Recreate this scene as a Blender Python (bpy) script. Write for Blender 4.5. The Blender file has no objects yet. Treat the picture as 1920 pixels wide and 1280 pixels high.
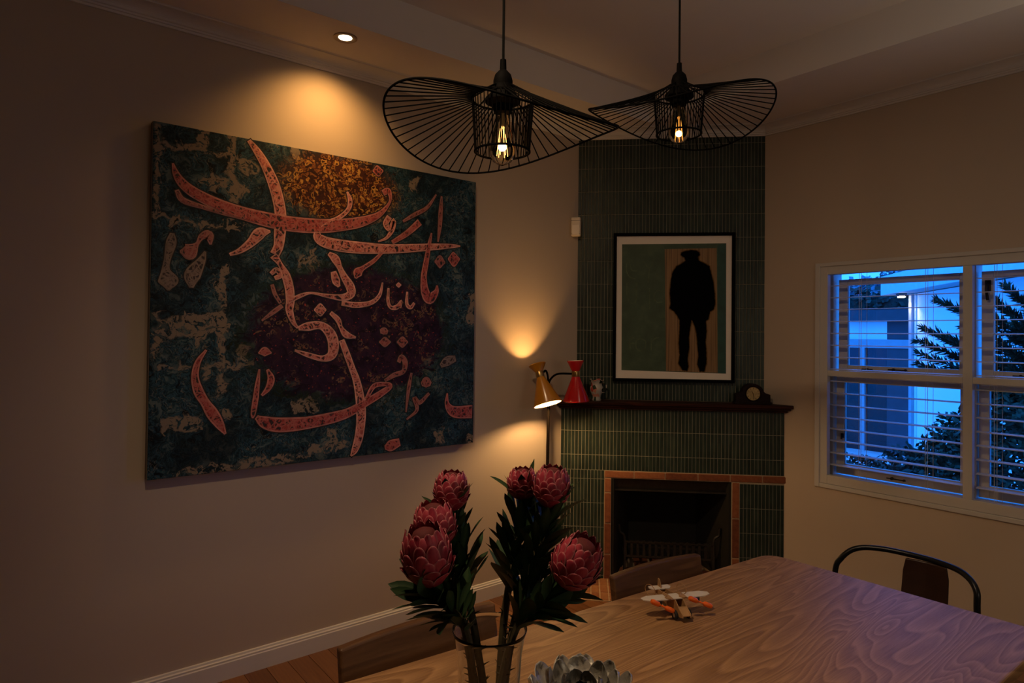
import bpy, bmesh, math, random
from mathutils import Vector, Matrix, Quaternion
random.seed(7)
PI = math.pi
R = math.radians
sc = bpy.context.scene
COL = sc.collection
S2 = 2 ** -0.5

# ------------------------------------------------------------------ camera, sky, light, exposure
cam_d = bpy.data.cameras.new('camera')
cam = bpy.data.objects.new('camera', cam_d)
COL.objects.link(cam)
CAM = Vector((2.98, -3.73, 1.5))
_r = Vector((0.62401624, 0.78133966, 0.01058603))
_u = Vector((0.00380567, -0.01658599, 0.9998552))
_f = Vector((-0.78140211, 0.62388559, 0.01332345))
cam.matrix_world = Matrix(((_r.x, _u.x, -_f.x, CAM.x), (_r.y, _u.y, -_f.y, CAM.y), (_r.z, _u.z, -_f.z, CAM.z), (0, 0, 0, 1)))
cam_d.sensor_width = 36.0
cam_d.lens = 22.77
cam_d.shift_y = -0.0142
cam_d.clip_start = 0.05
sc.camera = cam

sc.view_settings.view_transform = 'Standard'
sc.view_settings.look = 'None'
sc.view_settings.gamma = 1.0
sc.view_settings.use_curve_mapping = False
sc.view_settings.exposure = 0.0
sc.cycles.use_denoising = True
sc.cycles.max_bounces = 8
sc.cycles.diffuse_bounces = 5
sc.cycles.sample_clamp_indirect = 3.0
sc.cycles.caustics_reflective = False
sc.cycles.caustics_refractive = False

world = bpy.data.worlds.new('dusk_sky')
sc.world = world
world.use_nodes = True
wn = world.node_tree
bg = wn.nodes['Background']
tc = wn.nodes.new('ShaderNodeTexCoord')
sx = wn.nodes.new('ShaderNodeSeparateXYZ')
wn.links.new(tc.outputs['Generated'], sx.inputs[0])
rp = wn.nodes.new('ShaderNodeValToRGB')
rp.color_ramp.elements[0].position = 0.0
rp.color_ramp.elements[0].color = (0.08, 0.74, 3.8, 1)
rp.color_ramp.elements[1].position = 0.6
rp.color_ramp.elements[1].color = (0.06, 0.95, 4.0, 1)
wn.links.new(sx.outputs[2], rp.inputs[0])
wn.links.new(rp.outputs[0], bg.inputs[0])
bg.inputs[1].default_value = 1.0

def lamp(name, kind, loc, energy, color, radius=0.03, parent=None, direction=None, spot=None, blend=1.0):
    d = bpy.data.lights.new(name, kind)
    d.energy = energy
    d.color = color
    d.shadow_soft_size = radius
    if spot:
        d.spot_size = R(spot)
        d.spot_blend = blend
    o = bpy.data.objects.new(name, d)
    COL.objects.link(o)
    o.location = loc
    if direction:
        o.rotation_mode = 'QUATERNION'
        o.rotation_quaternion = Vector(direction).to_track_quat('-Z', 'Y')
    if parent:
        o.parent = parent
        o.matrix_parent_inverse = WM[parent.name].inverted()
    return o

AMBER = (1.0, 0.52, 0.16)
WARM = (1.0, 0.85, 0.66)
# unseen ceiling downlight over the table, then two fill lights added out of frame
lamp('ceiling_downlight_lamp', 'SPOT', (1.9, -3.4, 2.98), 96.0, (1.0, 0.68, 0.40), 0.06, None, (-0.28, 0.70, -1), 112, 1.0)
lamp('room_fill', 'POINT', (4.3, -2.3, 1.55), 9.5, WARM, 0.3)  # added warm fill right of the camera, lifts the fireplace front
lamp('ceiling_fill', 'SPOT', (3.1, -1.4, 1.75), 16.0, WARM, 0.12, None, (-0.25, -0.1, 1), 130, 1.0)  # added upward fill to brighten the ceiling, no fixture there

# ------------------------------------------------------------------ helpers
WM = {}

def tagit(o, label=None, cat=None, group=None, kind=None):
    if label: o['label'] = label
    if cat: o['category'] = cat
    if group: o['group'] = group
    if kind: o['kind'] = kind
    return o

def thing(name, loc=(0, 0, 0), rotz=0.0, label=None, cat=None, group=None, kind=None):
    o = bpy.data.objects.new(name, None)
    o.empty_display_size = 0.1
    COL.objects.link(o)
    o.location = loc
    o.rotation_euler = (0, 0, rotz)
    WM[o.name] = Matrix.Translation(loc) @ Matrix.Rotation(rotz, 4, 'Z')
    return tagit(o, label, cat, group, kind)

class MB:
    def __init__(s):
        s.v = []; s.f = []; s.c = None
    def add(s, vs, fs):
        n = len(s.v)
        s.v += [Vector(p) for p in vs]
        s.f += [tuple(i + n for i in f) for f in fs]
        return s
    def box(s, x0, x1, y0, y1, z0, z1, m=None):
        vs = [Vector(p) for p in ((x0, y0, z0), (x1, y0, z0), (x1, y1, z0), (x0, y1, z0), (x0, y0, z1), (x1, y0, z1), (x1, y1, z1), (x0, y1, z1))]
        if m: vs = [m @ p for p in vs]
        return s.add(vs, [(0, 3, 2, 1), (4, 5, 6, 7), (0, 1, 5, 4), (1, 2, 6, 5), (2, 3, 7, 6), (3, 0, 4, 7)])
    def prism(s, poly, z0, z1, m=None):
        n = len(poly)
        vs = [Vector((x, y, z0)) for x, y in poly] + [Vector((x, y, z1)) for x, y in poly]
        if m: vs = [m @ p for p in vs]
        fs = [tuple(range(n - 1, -1, -1)), tuple(range(n, 2 * n))] + [(i, (i + 1) % n, n + (i + 1) % n, n + i) for i in range(n)]
        return s.add(vs, fs)
    def lathe(s, prof, n=24, m=None, close=False):
        vs = []
        for r, z in prof:
            for k in range(n):
                a = 2 * PI * k / n
                vs.append(Vector((r * math.cos(a), r * math.sin(a), z)))
        if m: vs = [m @ p for p in vs]
        fs = []
        L = len(prof)
        for i in range(L - 1 if not close else L):
            j = (i + 1) % L
            for k in range(n):
                q = (k + 1) % n
                fs.append((i * n + k, i * n + q, j * n + q, j * n + k))
        if not close:
            if prof[0][0] > 1e-5 and getattr(s, 'cap', False):
                fs.append(tuple(range(n - 1, -1, -1)))
            if prof[-1][0] > 1e-5 and getattr(s, 'cap', False):
                fs.append(tuple(range((L - 1) * n, L * n)))
        return s.add(vs, fs)
    def cyl(s, p0, p1, r0, r1=None, n=12):
        return s.tube([p0, p1], [r0, r0 if r1 is None else r1], n)
    def tube(s, path, r, n=8, closed=False):
        P = [Vector(p) for p in path]
        L = len(P)
        rs = r if isinstance(r, (list, tuple)) else [r] * L
        tang = []
        for i in range(L):
            a = P[(i - 1) % L] if (closed or i > 0) else P[i]
            b = P[(i + 1) % L] if (closed or i < L - 1) else P[i]
            t = (b - a)
            tang.append(t.normalized() if t.length > 1e-9 else Vector((0, 0, 1)))
        up = Vector((0, 0, 1)) if abs(tang[0].z) < 0.9 else Vector((1, 0, 0))
        nrm = (up - tang[0] * up.dot(tang[0])).normalized()
        vs = []
        for i in range(L):
            if i:
                nrm = (nrm - tang[i] * nrm.dot(tang[i]))
                nrm = nrm.normalized() if nrm.length > 1e-6 else Vector((1, 0, 0))
            bn = tang[i].cross(nrm)
            for k in range(n):
                a = 2 * PI * k / n
                vs.append(P[i] + (nrm * math.cos(a) + bn * math.sin(a)) * rs[i])
        fs = []
        for i in range(L if closed else L - 1):
            j = (i + 1) % L
            for k in range(n):
                q = (k + 1) % n
                fs.append((i * n + k, i * n + q, j * n + q, j * n + k))
        if not closed:
            fs.append(tuple(range(n - 1, -1, -1)))
            fs.append(tuple(range((L - 1) * n, L * n)))
        return s.add(vs, fs)
    def sphere(s, c, r, nu=16, nv=10, sz=(1, 1, 1)):
        prof = []
        for i in range(nv + 1):
            a = -PI / 2 + PI * i / nv
            prof.append((max(r * math.cos(a), 1e-5), r * math.sin(a)))
        m = Matrix.Translation(c) @ Matrix.Diagonal((sz[0], sz[1], sz[2], 1))
        return s.lathe(prof, nu, m)
    def mesh(s, name, inv=None, smooth=False, mat=None):
        me = bpy.data.meshes.new(name)
        vs = s.v if inv is None else [inv @ p for p in s.v]
        me.from_pydata([tuple(p) for p in vs], [], s.f)
        bm = bmesh.new(); bm.from_mesh(me)
        bmesh.ops.recalc_face_normals(bm, faces=bm.faces)
        bm.to_mesh(me); bm.free()
        if smooth:
            for p in me.polygons: p.use_smooth = True
        if mat: me.materials.append(mat)
        return me
    def build(s, name, mat, parent=None, smooth=False, local=False, bevel=0.0, seg=2, kind=None, label=None, auto=True):
        inv = None
        if parent is not None and not local: inv = WM[parent.name].inverted()
        me = s.mesh(name, inv, smooth, mat)
        if s.c is not None:
            at = me.color_attributes.new('edge', 'FLOAT_COLOR', 'POINT')
            for i, c in enumerate(s.c): at.data[i].color = (c, c, c, 1)
        return link(name, me, parent, bevel, seg, kind, label, smooth and auto)

def link(name, me, parent=None, bevel=0.0, seg=2, kind=None, label=None, auto=False):
    o = bpy.data.objects.new(name, me)
    COL.objects.link(o)
    if parent is not None:
        o.parent = parent
        WM[o.name] = WM.get(parent.name, Matrix.Identity(4))
    else:
        WM[o.name] = Matrix.Identity(4)
    if bevel > 0:
        b = o.modifiers.new('bevel', 'BEVEL')
        b.width = bevel; b.segments = seg; b.limit_method = 'ANGLE'; b.angle_limit = R(40)
        b.harden_normals = False
    if auto:
        try: me.set_sharp_from_angle(angle=R(45))
        except Exception: pass
    return tagit(o, label=label, kind=kind)

def put(name, me, parent, m, kind=None):
    """another object sharing mesh me, placed by the local matrix m"""
    o = bpy.data.objects.new(name, me)
    COL.objects.link(o)
    o.parent = parent
    o.matrix_local = m
    WM[o.name] = WM.get(parent.name, Matrix.Identity(4)) @ m
    if kind: o['kind'] = kind
    return o

def smooth_path(pts, sub=4, closed=False):
    P = [Vector(p) for p in pts]
    out = []
    L = len(P)
    for i in range(L if closed else L - 1):
        a = P[(i - 1) % L] if (closed or i > 0) else P[i] * 2 - P[i + 1]
        b, c = P[i], P[(i + 1) % L]
        d = P[(i + 2) % L] if (closed or i < L - 2) else c * 2 - b
        for k in range(sub):
            t = k / sub
            out.append(0.5 * ((2 * b) + (c - a) * t + (2 * a - 5 * b + 4 * c - d) * t * t + (3 * b - a - 3 * c + d) * t ** 3))
    if not closed: out.append(P[-1].copy())
    return out

def basis(o, z, x=None):
    z = Vector(z).normalized()
    x = Vector(x) if x is not None else (Vector((1, 0, 0)) if abs(z.x) < 0.9 else Vector((0, 1, 0)))
    x = (x - z * x.dot(z)).normalized()
    y = z.cross(x)
    m = Matrix((x, y, z)).transposed().to_4x4()
    m.translation = Vector(o)
    return m

# ------------------------------------------------------------------ materials
class NT:
    def __init__(s, name):
        s.m = bpy.data.materials.new(name); s.m.use_nodes = True
        s.t = s.m.node_tree; s.b = s.t.nodes['Principled BSDF']
    def n(s, typ, **kw):
        o = s.t.nodes.new('ShaderNode' + typ)
        for k, v in kw.items():
            if k.startswith('_'): setattr(o, k[1:], v)
            else:
                key = int(k[1:]) if k[0] == 'i' and k[1:].isdigit() else k.replace('__', ' ')
                s.set(o, key, v)
        return o
    def set(s, o, key, v):
        if isinstance(v, bpy.types.NodeSocket): s.t.links.new(v, o.inputs[key])
        else: o.inputs[key].default_value = v
    def B(s, key, v): s.set(s.b, key, v)
    def coord(s, kind='Object', scale=(1, 1, 1), rot=(0, 0, 0), loc=(0, 0, 0)):
        c = s.n('TexCoord')
        mp = s.n('Mapping')
        mp.inputs['Scale'].default_value = scale
        mp.inputs['Rotation'].default_value = rot
        mp.inputs['Location'].default_value = loc
        s.t.links.new(c.outputs[kind], mp.inputs['Vector'])
        return mp.outputs[0]
    def pos(s, scale=(1, 1, 1)):
        g = s.n('NewGeometry'); mp = s.n('Mapping')
        mp.inputs['Scale'].default_value = scale
        s.t.links.new(g.outputs['Position'], mp.inputs['Vector'])
        return mp.outputs[0]
    def noise(s, vec, scale=5, detail=3, rough=0.5, dist=0.0):
        return s.n('TexNoise', Vector=vec, Scale=scale, Detail=detail, Roughness=rough, Distortion=dist).outputs[0]
    def ramp(s, fac, stops, interp='LINEAR'):
        r = s.n('ValToRGB'); cr = r.color_ramp; cr.interpolation = interp
        while len(cr.elements) < len(stops): cr.elements.new(0.5)
        for e, (p, c) in zip(cr.elements, stops):
            e.position = p
            e.color = (c, c, c, 1) if isinstance(c, (int, float)) else (*c, 1)
        s.t.links.new(fac, r.inputs[0])
        return r.outputs[0]
    def math(s, op, a, b=0.0):
        o = s.n('Math'); o.operation = op
        s.set(o, 0, a); s.set(o, 1, b)
        return o.outputs[0]
    def mix(s, fac, a, b, mode='MIX'):
        o = s.n('Mix'); o.data_type = 'RGBA'; o.blend_type = mode
        s.set(o, 0, fac)
        s.set(o, 6, a if isinstance(a, bpy.types.NodeSocket) else (*a, 1))
        s.set(o, 7, b if isinstance(b, bpy.types.NodeSocket) else (*b, 1))
        return o.outputs[2]
    def bump(s, h, strength=0.2, dist=0.01):
        b = s.n('Bump', Height=h, Strength=strength, Distance=dist)
        s.B('Normal', b.outputs[0])

def plain(name, col, rough=0.6, metal=0.0, var=0.12, scale=12.0, bump=0.0, coat=0.0, spec=None):
    t = NT(name)
    v = t.noise(t.coord(), scale, 4)
    k = t.ramp(v, [(0.3, tuple(c * (1 - var) for c in col)), (0.7, tuple(min(1, c * (1 + var)) for c in col))])
    t.B('Base Color', k); t.B('Roughness', rough); t.B('Metallic', metal)
    if coat: t.B('Coat Weight', coat); t.B('Coat Roughness', 0.15)
    if spec is not None: t.B('Specular IOR Level', spec)
    if bump: t.bump(t.noise(t.coord(), scale * 6, 4), bump, 0.004)
    return t.m

def wood(name, dark, light, grain=(30, 1.2, 8), rings=9.0, rough=0.45, rscale=(3.0, 0.35, 3.0), fine=0.5):
    t = NT(name)
    n1 = t.noise(t.coord(scale=rscale), 1.6, 2, 0.5, 0.6)
    ring = t.math('FRACT', t.math('MULTIPLY', n1, rings))
    rr = t.ramp(ring, [(0.0, 0.1), (0.55, 0.55), (0.86, 1.0), (0.97, 0.35), (1.0, 0.1)])
    n2 = t.noise(t.coord(scale=grain), 4.0, 5, 0.65)
    f = t.math('ADD', t.math('MULTIPLY', rr, 1 - fine), t.math('MULTIPLY', n2, fine))
    c = t.ramp(f, [(0.25, dark), (0.72, light)])
    t.B('Base Color', c)
    t.B('Roughness', rough)
    t.bump(n2, 0.12, 0.002)
    return t.m

m_wall = plain('wall_paint', (0.52, 0.435, 0.35), 0.75, var=0.02, scale=2.0, bump=0.03)
m_ceil = plain('ceiling_paint', (0.82, 0.78, 0.745), 0.8, var=0.02, scale=2.0)
m_trimw = plain('white_trim_paint', (0.68, 0.66, 0.645), 0.45, var=0.03, scale=4.0)
m_winpaint = plain('white_window_paint', (0.56, 0.545, 0.53), 0.45, var=0.03, scale=4.0)
m_tile = NT('green_glazed_tile')
_v = m_tile.noise(m_tile.pos((37, 37, 9)), 1.0, 2)
m_tile.B('Base Color', m_tile.ramp(_v, [(0.3, (0.012, 0.022, 0.017)), (0.55, (0.021, 0.036, 0.028)), (0.75, (0.036, 0.054, 0.042))]))
m_tile.B('Roughness', 0.36); m_tile.B('Specular IOR Level', 0.32)
m_tile = m_tile.m
m_grout = plain('grout', (0.34, 0.31, 0.24), 0.9, var=0.1)
m_mortar = plain('mortar', (0.42, 0.30, 0.19), 0.9, var=0.15, scale=40)
def brickmat(name, a, b, c):
    t = NT(name)
    oi = t.n('ObjectInfo')
    n = t.noise(t.coord(scale=(1, 1, 1)), 45, 5, 0.65)
    f = t.math('ADD', t.math('MULTIPLY', n, 0.6), t.math('MULTIPLY', oi.outputs['Random'], 0.4))
    t.B('Base Color', t.ramp(f, [(0.25, a), (0.5, b), (0.75, c)]))
    t.B('Roughness', 0.8)
    t.bump(n, 0.35, 0.004)
    return t.m
m_brick = brickmat('red_brick', (0.13, 0.035, 0.014), (0.22, 0.065, 0.024), (0.30, 0.11, 0.045))
m_hearth = brickmat('hearth_brick', (0.17, 0.06, 0.022), (0.27, 0.10, 0.036), (0.36, 0.16, 0.065))
m_soot = plain('sooty_iron', (0.005, 0.0045, 0.004), 0.85, var=0.4, scale=20, bump=0.1)
m_iron = plain('cast_iron', (0.022, 0.019, 0.017), 0.55, 0.4, var=0.3, scale=30)
m_black = plain('black_powder_coat', (0.0022, 0.0021, 0.0022), 0.7, 0.0, var=0.2, spec=0.04)
m_blackgloss = plain('black_metal_tube', (0.010, 0.011, 0.014), 0.32, 0.5, var=0.2)
m_mantel = wood('mahogany_mantel', (0.016, 0.0045, 0.0022), (0.055, 0.014, 0.006), (1.2, 30, 30), 8, 0.45, (0.4, 4, 4))
m_clock = wood('dark_clock_wood', (0.008, 0.0032, 0.0034), (0.018, 0.0065, 0.0062), (2, 30, 30), 6, 0.5, (0.6, 5, 5))
m_table = wood('oak_tabletop', (0.205, 0.100, 0.042), (0.465, 0.262, 0.118), (75, 2.4, 8), 29.0, 0.48, (3.4, 0.42, 2.0), 0.66)
m_table.node_tree.nodes['Principled BSDF'].inputs['Specular IOR Level'].default_value = 0.35
for _m in (m_mantel, m_clock): _m.node_tree.nodes['Principled BSDF'].inputs['Specular IOR Level'].default_value = 0.12
m_tleg = wood('oak_legs', (0.16, 0.085, 0.04), (0.30, 0.17, 0.09), (30, 30, 1.5), 8.0, 0.45, (4, 4, 0.4))
m_chair = wood('walnut_chair', (0.085, 0.038, 0.017), (0.185, 0.090, 0.040), (30, 2, 30), 7, 0.4, (5, 0.5, 5), 0.6)
m_floor = NT('pine_floorboards')
_oi = m_floor.n('ObjectInfo')
_n = m_floor.noise(m_floor.coord(scale=(1.4, 22, 1)), 4, 5, 0.6)
_f = m_floor.math('ADD', m_floor.math('MULTIPLY', _n, 0.65), m_floor.math('MULTIPLY', _oi.outputs['Random'], 0.35))
m_floor.B('Base Color', m_floor.ramp(_f, [(0.2, (0.11, 0.040, 0.014)), (0.75, (0.27, 0.115, 0.042))]))
m_floor.B('Roughness', 0.38)
m_floor = m_floor.m
m_gap = plain('floor_gap', (0.015, 0.008, 0.004), 0.9)
m_brass = plain('brass', (0.55, 0.36, 0.13), 0.3, 1.0, var=0.1)
m_yellow = plain('mustard_enamel', (0.50, 0.205, 0.012), 0.28, var=0.04, coat=0.4)
m_red = plain('red_enamel', (0.50, 0.012, 0.014), 0.25, var=0.04, coat=0.4)
m_whitein = plain('white_enamel', (0.85, 0.80, 0.72), 0.5, var=0.02)
def emit(name, col, s):
    t = NT(name)
    t.B('Base Color', (*col, 1)); t.B('Emission Color', (*col, 1)); t.B('Emission Strength', s); t.B('Roughness', 0.4)
    return t.m
def glass(name, col=(1, 1, 1), rough=0.0, ior=1.45):
    t = NT(name)
    t.B('Base Color', (*col, 1)); t.B('Roughness', rough); t.B('IOR', ior); t.B('Transmission Weight', 1.0)
    return t.m
m_glass = glass('clear_glass', (0.95, 0.96, 0.95))
m_bulb = glass('amber_bulb_glass', (1.0, 0.86, 0.62), 0.0, 1.15)
m_fil = emit('filament', (1.0, 0.50, 0.12), 7.0)
m_fil_dim = emit('dim_filament', (1.0, 0.42, 0.07), 1.4)
m_lens = emit('downlight_lens', (1.0, 0.80, 0.52), 9.0)
m_lampbulb = emit('lamp_bulb', (1.0, 0.80, 0.48), 9.0)
def pane_mat():
    t = NT('window_glass')
    tr = t.n('BsdfTransparent'); gl = t.n('BsdfGlossy'); gl.inputs['Roughness'].default_value = 0.02
    fr = t.n('Fresnel'); fr.inputs['IOR'].default_value = 1.45
    mx = t.n('MixShader')
    t.t.links.new(fr.outputs[0], mx.inputs[0]); t.t.links.new(tr.outputs[0], mx.inputs[1]); t.t.links.new(gl.outputs[0], mx.inputs[2])
    t.t.links.new(mx.outputs[0], t.t.nodes['Material Output'].inputs[0])
    tr.inputs[0].default_value = (0.93, 0.96, 1.0, 1)
    return t.m
m_pane = pane_mat()
# ------------------------------------------------------------------ room shell
RX, RY = 4.7, -6.3        # far ends of the room, behind the camera
def struct(name, mb, mat, **kw):
    return mb.build(name, mat, kind='structure', **kw)

floor = struct('floor', MB().box(0, RX, RY, 0, -0.12, -0.022), m_gap)
pw = 0.0958
pm = MB().box(0, 3.0, -pw / 2 + 0.0012, pw / 2 - 0.0012, -0.022, 0.0)
plank_me = pm.mesh('plank', None, False, m_floor)
k = 0
yy = -2.515 + pw * 26
while yy > RY + 0.1:
    if yy < -0.02:
        off = (k * 7919 % 10) / 10.0 * 1.3
        put('plank', plank_me, floor, Matrix.Translation((0.0 if k % 3 else 0.0, yy, 0)))
        put('plank', plank_me, floor, Matrix.Translation((3.002, yy, 0)) @ Matrix.Diagonal((0.566, 1, 1, 1)))
    yy -= pw; k += 1

struct('wall_left', MB().box(-0.15, 0, RY, 0.22, -0.12, 2.995), m_wall)
struct('wall_back', MB().box(-0.15, RX + 0.15, RY - 0.15, RY, -0.12, 2.995), m_wall)
struct('wall_far_right', MB().box(RX, RX + 0.15, RY, 0.22, -0.12, 2.995), m_wall)
WX0, WX1, WZ0, WZ1 = 1.165, 2.642, 0.675, 1.918
struct('wall_right', MB().box(0, WX0, 0, 0.22, -0.12, 2.995).box(WX1, RX, 0, 0.22, -0.12, 2.995)
       .box(WX0, WX1, 0, 0.22, -0.12, WZ0).box(WX0, WX1, 0, 0.22, WZ1, 2.995), m_wall)
SZ, TZ = 2.815, 2.995
SL, SR = 0.405, -0.615
cb = MB().box(-0.15, RX + 0.15, RY - 0.15, 0.22, TZ, TZ + 0.1)
cb.box(0, SL, RY, 0, SZ, TZ).box(RX - 0.4, RX, RY, 0, SZ, TZ).box(SL, RX - 0.4, SR, 0, SZ, TZ).box(SL, RX - 0.4, RY, RY + 0.5, SZ, TZ)
struct('ceiling', cb, m_ceil)

def sweep_profile(path, prof):
    """prof: (distance from the wall, z); room side is to the right of the path"""
    mb = MB(); P = [Vector((x, y)) for x, y in path]; L = len(P)
    nr = []
    for i in range(L - 1):
        d = (P[i + 1] - P[i]).normalized(); nr.append(Vector((d.y, -d.x)))
    vs = []
    for i in range(L):
        a = nr[max(i - 1, 0)]; b = nr[min(i, L - 2)]
        m = (a + b) / (1 + a.dot(b))
        for d, z in prof: q = P[i] + m * d; vs.append((q.x, q.y, z))
    n = len(prof)
    fs = [(i * n + k, i * n + (k + 1) % n, (i + 1) * n + (k + 1) % n, (i + 1) * n + k) for i in range(L - 1) for k in range(n)]
    fs += [tuple(range(n)), tuple(range((L - 1) * n, L * n))]
    return mb.add(vs, fs)
cove = [(0.030 + 0.055 * (1 - math.cos(a)), 2.777 + 0.030 * math.sin(a)) for a in [i * PI / 2 / 7 for i in range(8)]]
prof = [(0, 2.757), (0.010, 2.757), (0.013, 2.765), (0.020, 2.766), (0.022, 2.773), (0.028, 2.774)] + cove + [(0.086, 2.811), (0.092, 2.8145), (0, 2.8145)]
struct('trim_1', sweep_profile([(0, RY), (0, -0.82), (0.82, 0), (RX, 0)], prof), m_trimw)
bprof = [(0, 0.0), (0.018, 0.0), (0.018, 0.072), (0.015, 0.076), (0.015, 0.083), (0.010, 0.087), (0.008, 0.094), (0, 0.096)]
struct('baseboard_left', sweep_profile([(0, RY), (0, -0.97)], bprof), m_trimw)
struct('baseboard_right', sweep_profile([(0.97, 0), (RX, 0)], bprof), m_trimw)

# ------------------------------------------------------------------ window in the right wall
win = thing('window_1', (WX0, 0, WZ0), kind='structure')
BAYS = [(1.210, 1.873), (1.913, 2.597)]
ZB, ZR0, ZR1, ZT = 0.725, 1.288, 1.321, 1.868
# outer bead and the wooden grid flush with the wall
bead = MB()
for x0, x1, z0, z1 in ((1.140, 1.168, 0.650, 1.936), (2.639, 2.667, 0.650, 1.936), (1.168, 2.639, 0.650, 0.674), (1.168, 2.639, 1.914, 1.936)):
    bead.box(x0, x1, -0.014, 0.0, z0, z1)
bead.build('bead', m_winpaint, win, bevel=0.003)
MB().box(WX0, 1.210, -0.006, 0.030, WZ0, WZ1).build('jamb', m_winpaint, win, bevel=0.002)
MB().box(2.597, WX1, -0.006, 0.030, WZ0, WZ1).build('jamb', m_winpaint, win, bevel=0.002)
MB().box(1.210, 2.597, -0.006, 0.030, ZT, WZ1).build('head', m_winpaint, win, bevel=0.002)
MB().box(1.210, 2.597, -0.006, 0.030, WZ0, ZB).build('sill', m_winpaint, win, bevel=0.002)
for x0, x1 in ((1.873, 1.913),):
    MB().box(x0, x1, -0.006, 0.030, ZB, ZT).build('mullion', m_winpaint, win, bevel=0.002)
for x0, x1 in BAYS:
    MB().box(x0, x1, -0.004, 0.028, ZR0, ZR1).build('rail', m_winpaint, win, bevel=0.002)
# outer frame with the opening sashes
of = MB()
of.box(WX0, 1.196, 0.095, 0.2, WZ0, WZ1).box(2.611, WX1, 0.095, 0.2, WZ0, WZ1).box(1.196, 2.611, 0.095, 0.2, WZ0, 0.712).box(1.196, 2.611, 0.095, 0.2, 1.885, WZ1)
of.box(1.878, 1.898, 0.10, 0.2, 0.712, 1.885).box(1.196, 2.611, 0.10, 0.2, 1.288, 1.31)
of.build('outer_frame', m_winpaint, win, bevel=0.002)
SB = [(1.204, 1.870), (1.904, 2.606)]
for i, (x0, x1) in enumerate(SB):
    for lo, z0, z1 in ((1, 0.720, 1.286), (0, 1.314, 1.845 if i < 2 else 1.845)):
        w = 0.045 if lo else 0.050
        if not lo: x0s = x0 + 0.012
        else: x0s = x0
        bot = 0.060 if lo else 0.036
        s = MB()
        s.box(x0s, x0s + w, 0.118, 0.150, z0, z1).box(x1 - w, x1, 0.118, 0.150, z0, z1)
        s.box(x0s + w, x1 - w, 0.118, 0.150, z0, z0 + bot).box(x0s + w, x1 - w, 0.118, 0.150, z1 - 0.03, z1)
        so = s.build('sash', m_winpaint, win, bevel=0.003)
        MB().box(x0s + w, x1 - w, 0.131, 0.135, z0 + bot, z1 - 0.03).build('pane', m_pane, so)
        c = (x0s + x1) / 2 + 0.02
        st = MB().box(c - 0.075, c + 0.02, 0.104, 0.110, z0 + 0.018, z0 + 0.024).cyl((c - 0.05, 0.107, z0 + 0.021), (c - 0.05, 0.120, z0 + 0.021), 0.008).cyl((c + 0.01, 0.107, z0 + 0.021), (c + 0.01, 0.120, z0 + 0.021), 0.006)
        if not lo: st.box(x0s + 0.13, x0s + 0.19, 0.103, 0.112, z0 + 0.014, z0 + 0.02).cyl((x0s + 0.16, 0.107, z0 + 0.017), (x0s + 0.16, 0.120, z0 + 0.017), 0.007)
        st.build('stay', m_iron, so)
        if not lo and i == 1:
            MB().tube(smooth_path([(x0s + 0.028, 0.114, 1.79), (x0s + 0.026, 0.100, 1.77), (x0s + 0.028, 0.092, 1.74), (x0s + 0.032, 0.096, 1.70)]), [0.007] * 13).box(x0s + 0.016, x0s + 0.040, 0.112, 0.118, 1.745, 1.80).build('handle', m_iron, so, smooth=True)
        if lo and i == 0:
            MB().box(x0s + 0.030, x0s + 0.046, 0.108, 0.118, 0.93, 0.955).cyl((x0s + 0.038, 0.110, 0.94), (x0s + 0.038, 0.098, 0.925), 0.005).build('handle', m_iron, so)

# slatted blinds hanging between the grid and the sashes
m_slat = plain('blind_slat_paint', (0.62, 0.62, 0.63), 0.45, var=0.02)
slat_me = {}
BL = ['white slatted blind in the left bay of the window nearest the fireplace', 'white slatted blind in the window bay cut by the right edge']
for i, (x0, x1) in enumerate([(1.170, 1.875), (1.911, 2.637)]):
    b = thing('slatted_blind', (x0, 0.035, 1.912), 0, BL[i], 'blind', 'slatted window blinds')
    MB().box(x0 + 0.004, x1 - 0.004, 0.036, 0.084, 1.872, 1.911).build('headrail', m_slat, b)
    key = round(x1 - x0, 3)
    if key not in slat_me:
        L = x1 - x0 - 0.008
        ms = MB()
        for k in range(6):
            pass
        vs = []; fs = []
        for j in range(5):
            y = -0.023 + 0.046 * j / 4; z = 0.0022 * (1 - ((j - 2) / 2) ** 2)
            vs += [(0, y, z), (L, y, z), (0, y, z - 0.0026), (L, y, z - 0.0026)]
        for j in range(4):
            a = 4 * j; c = a + 4
            fs += [(a, a + 1, c + 1, c), (a + 2, c + 2, c + 3, a + 3)]
        fs += [(0, 2, 3, 1), (16, 17, 19, 18), (0, 4, 6, 2), (4, 8, 10, 6), (8, 12, 14, 10), (12, 16, 18, 14), (1, 3, 7, 5), (5, 7, 11, 9), (9, 11, 15, 13), (13, 15, 19, 17)]
        slat_me[key] = ms.add(vs, fs).mesh('slat', None, False, m_slat)
    for k in range(17):
        z = 1.807 - 0.0685 * k
        put('slat', slat_me[key], b, Matrix.Translation((0.004, 0.025, z - 1.912)) @ Matrix.Rotation(R(2.5), 4, 'X'))
    for cx in ((x0 + 0.196, x1 - 0.18) if i == 0 else (x0 + 0.08, x1 - 0.16)):
        c = MB()
        for dx, y in ((0, 0.036), (0.011, 0.036), (0.020, 0.085)):
            c.tube([(cx + dx, y, 1.875), (cx + dx, y, 0.70)], 0.0011, 5)
        c.build('lift_cord', m_slat, b)

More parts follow.
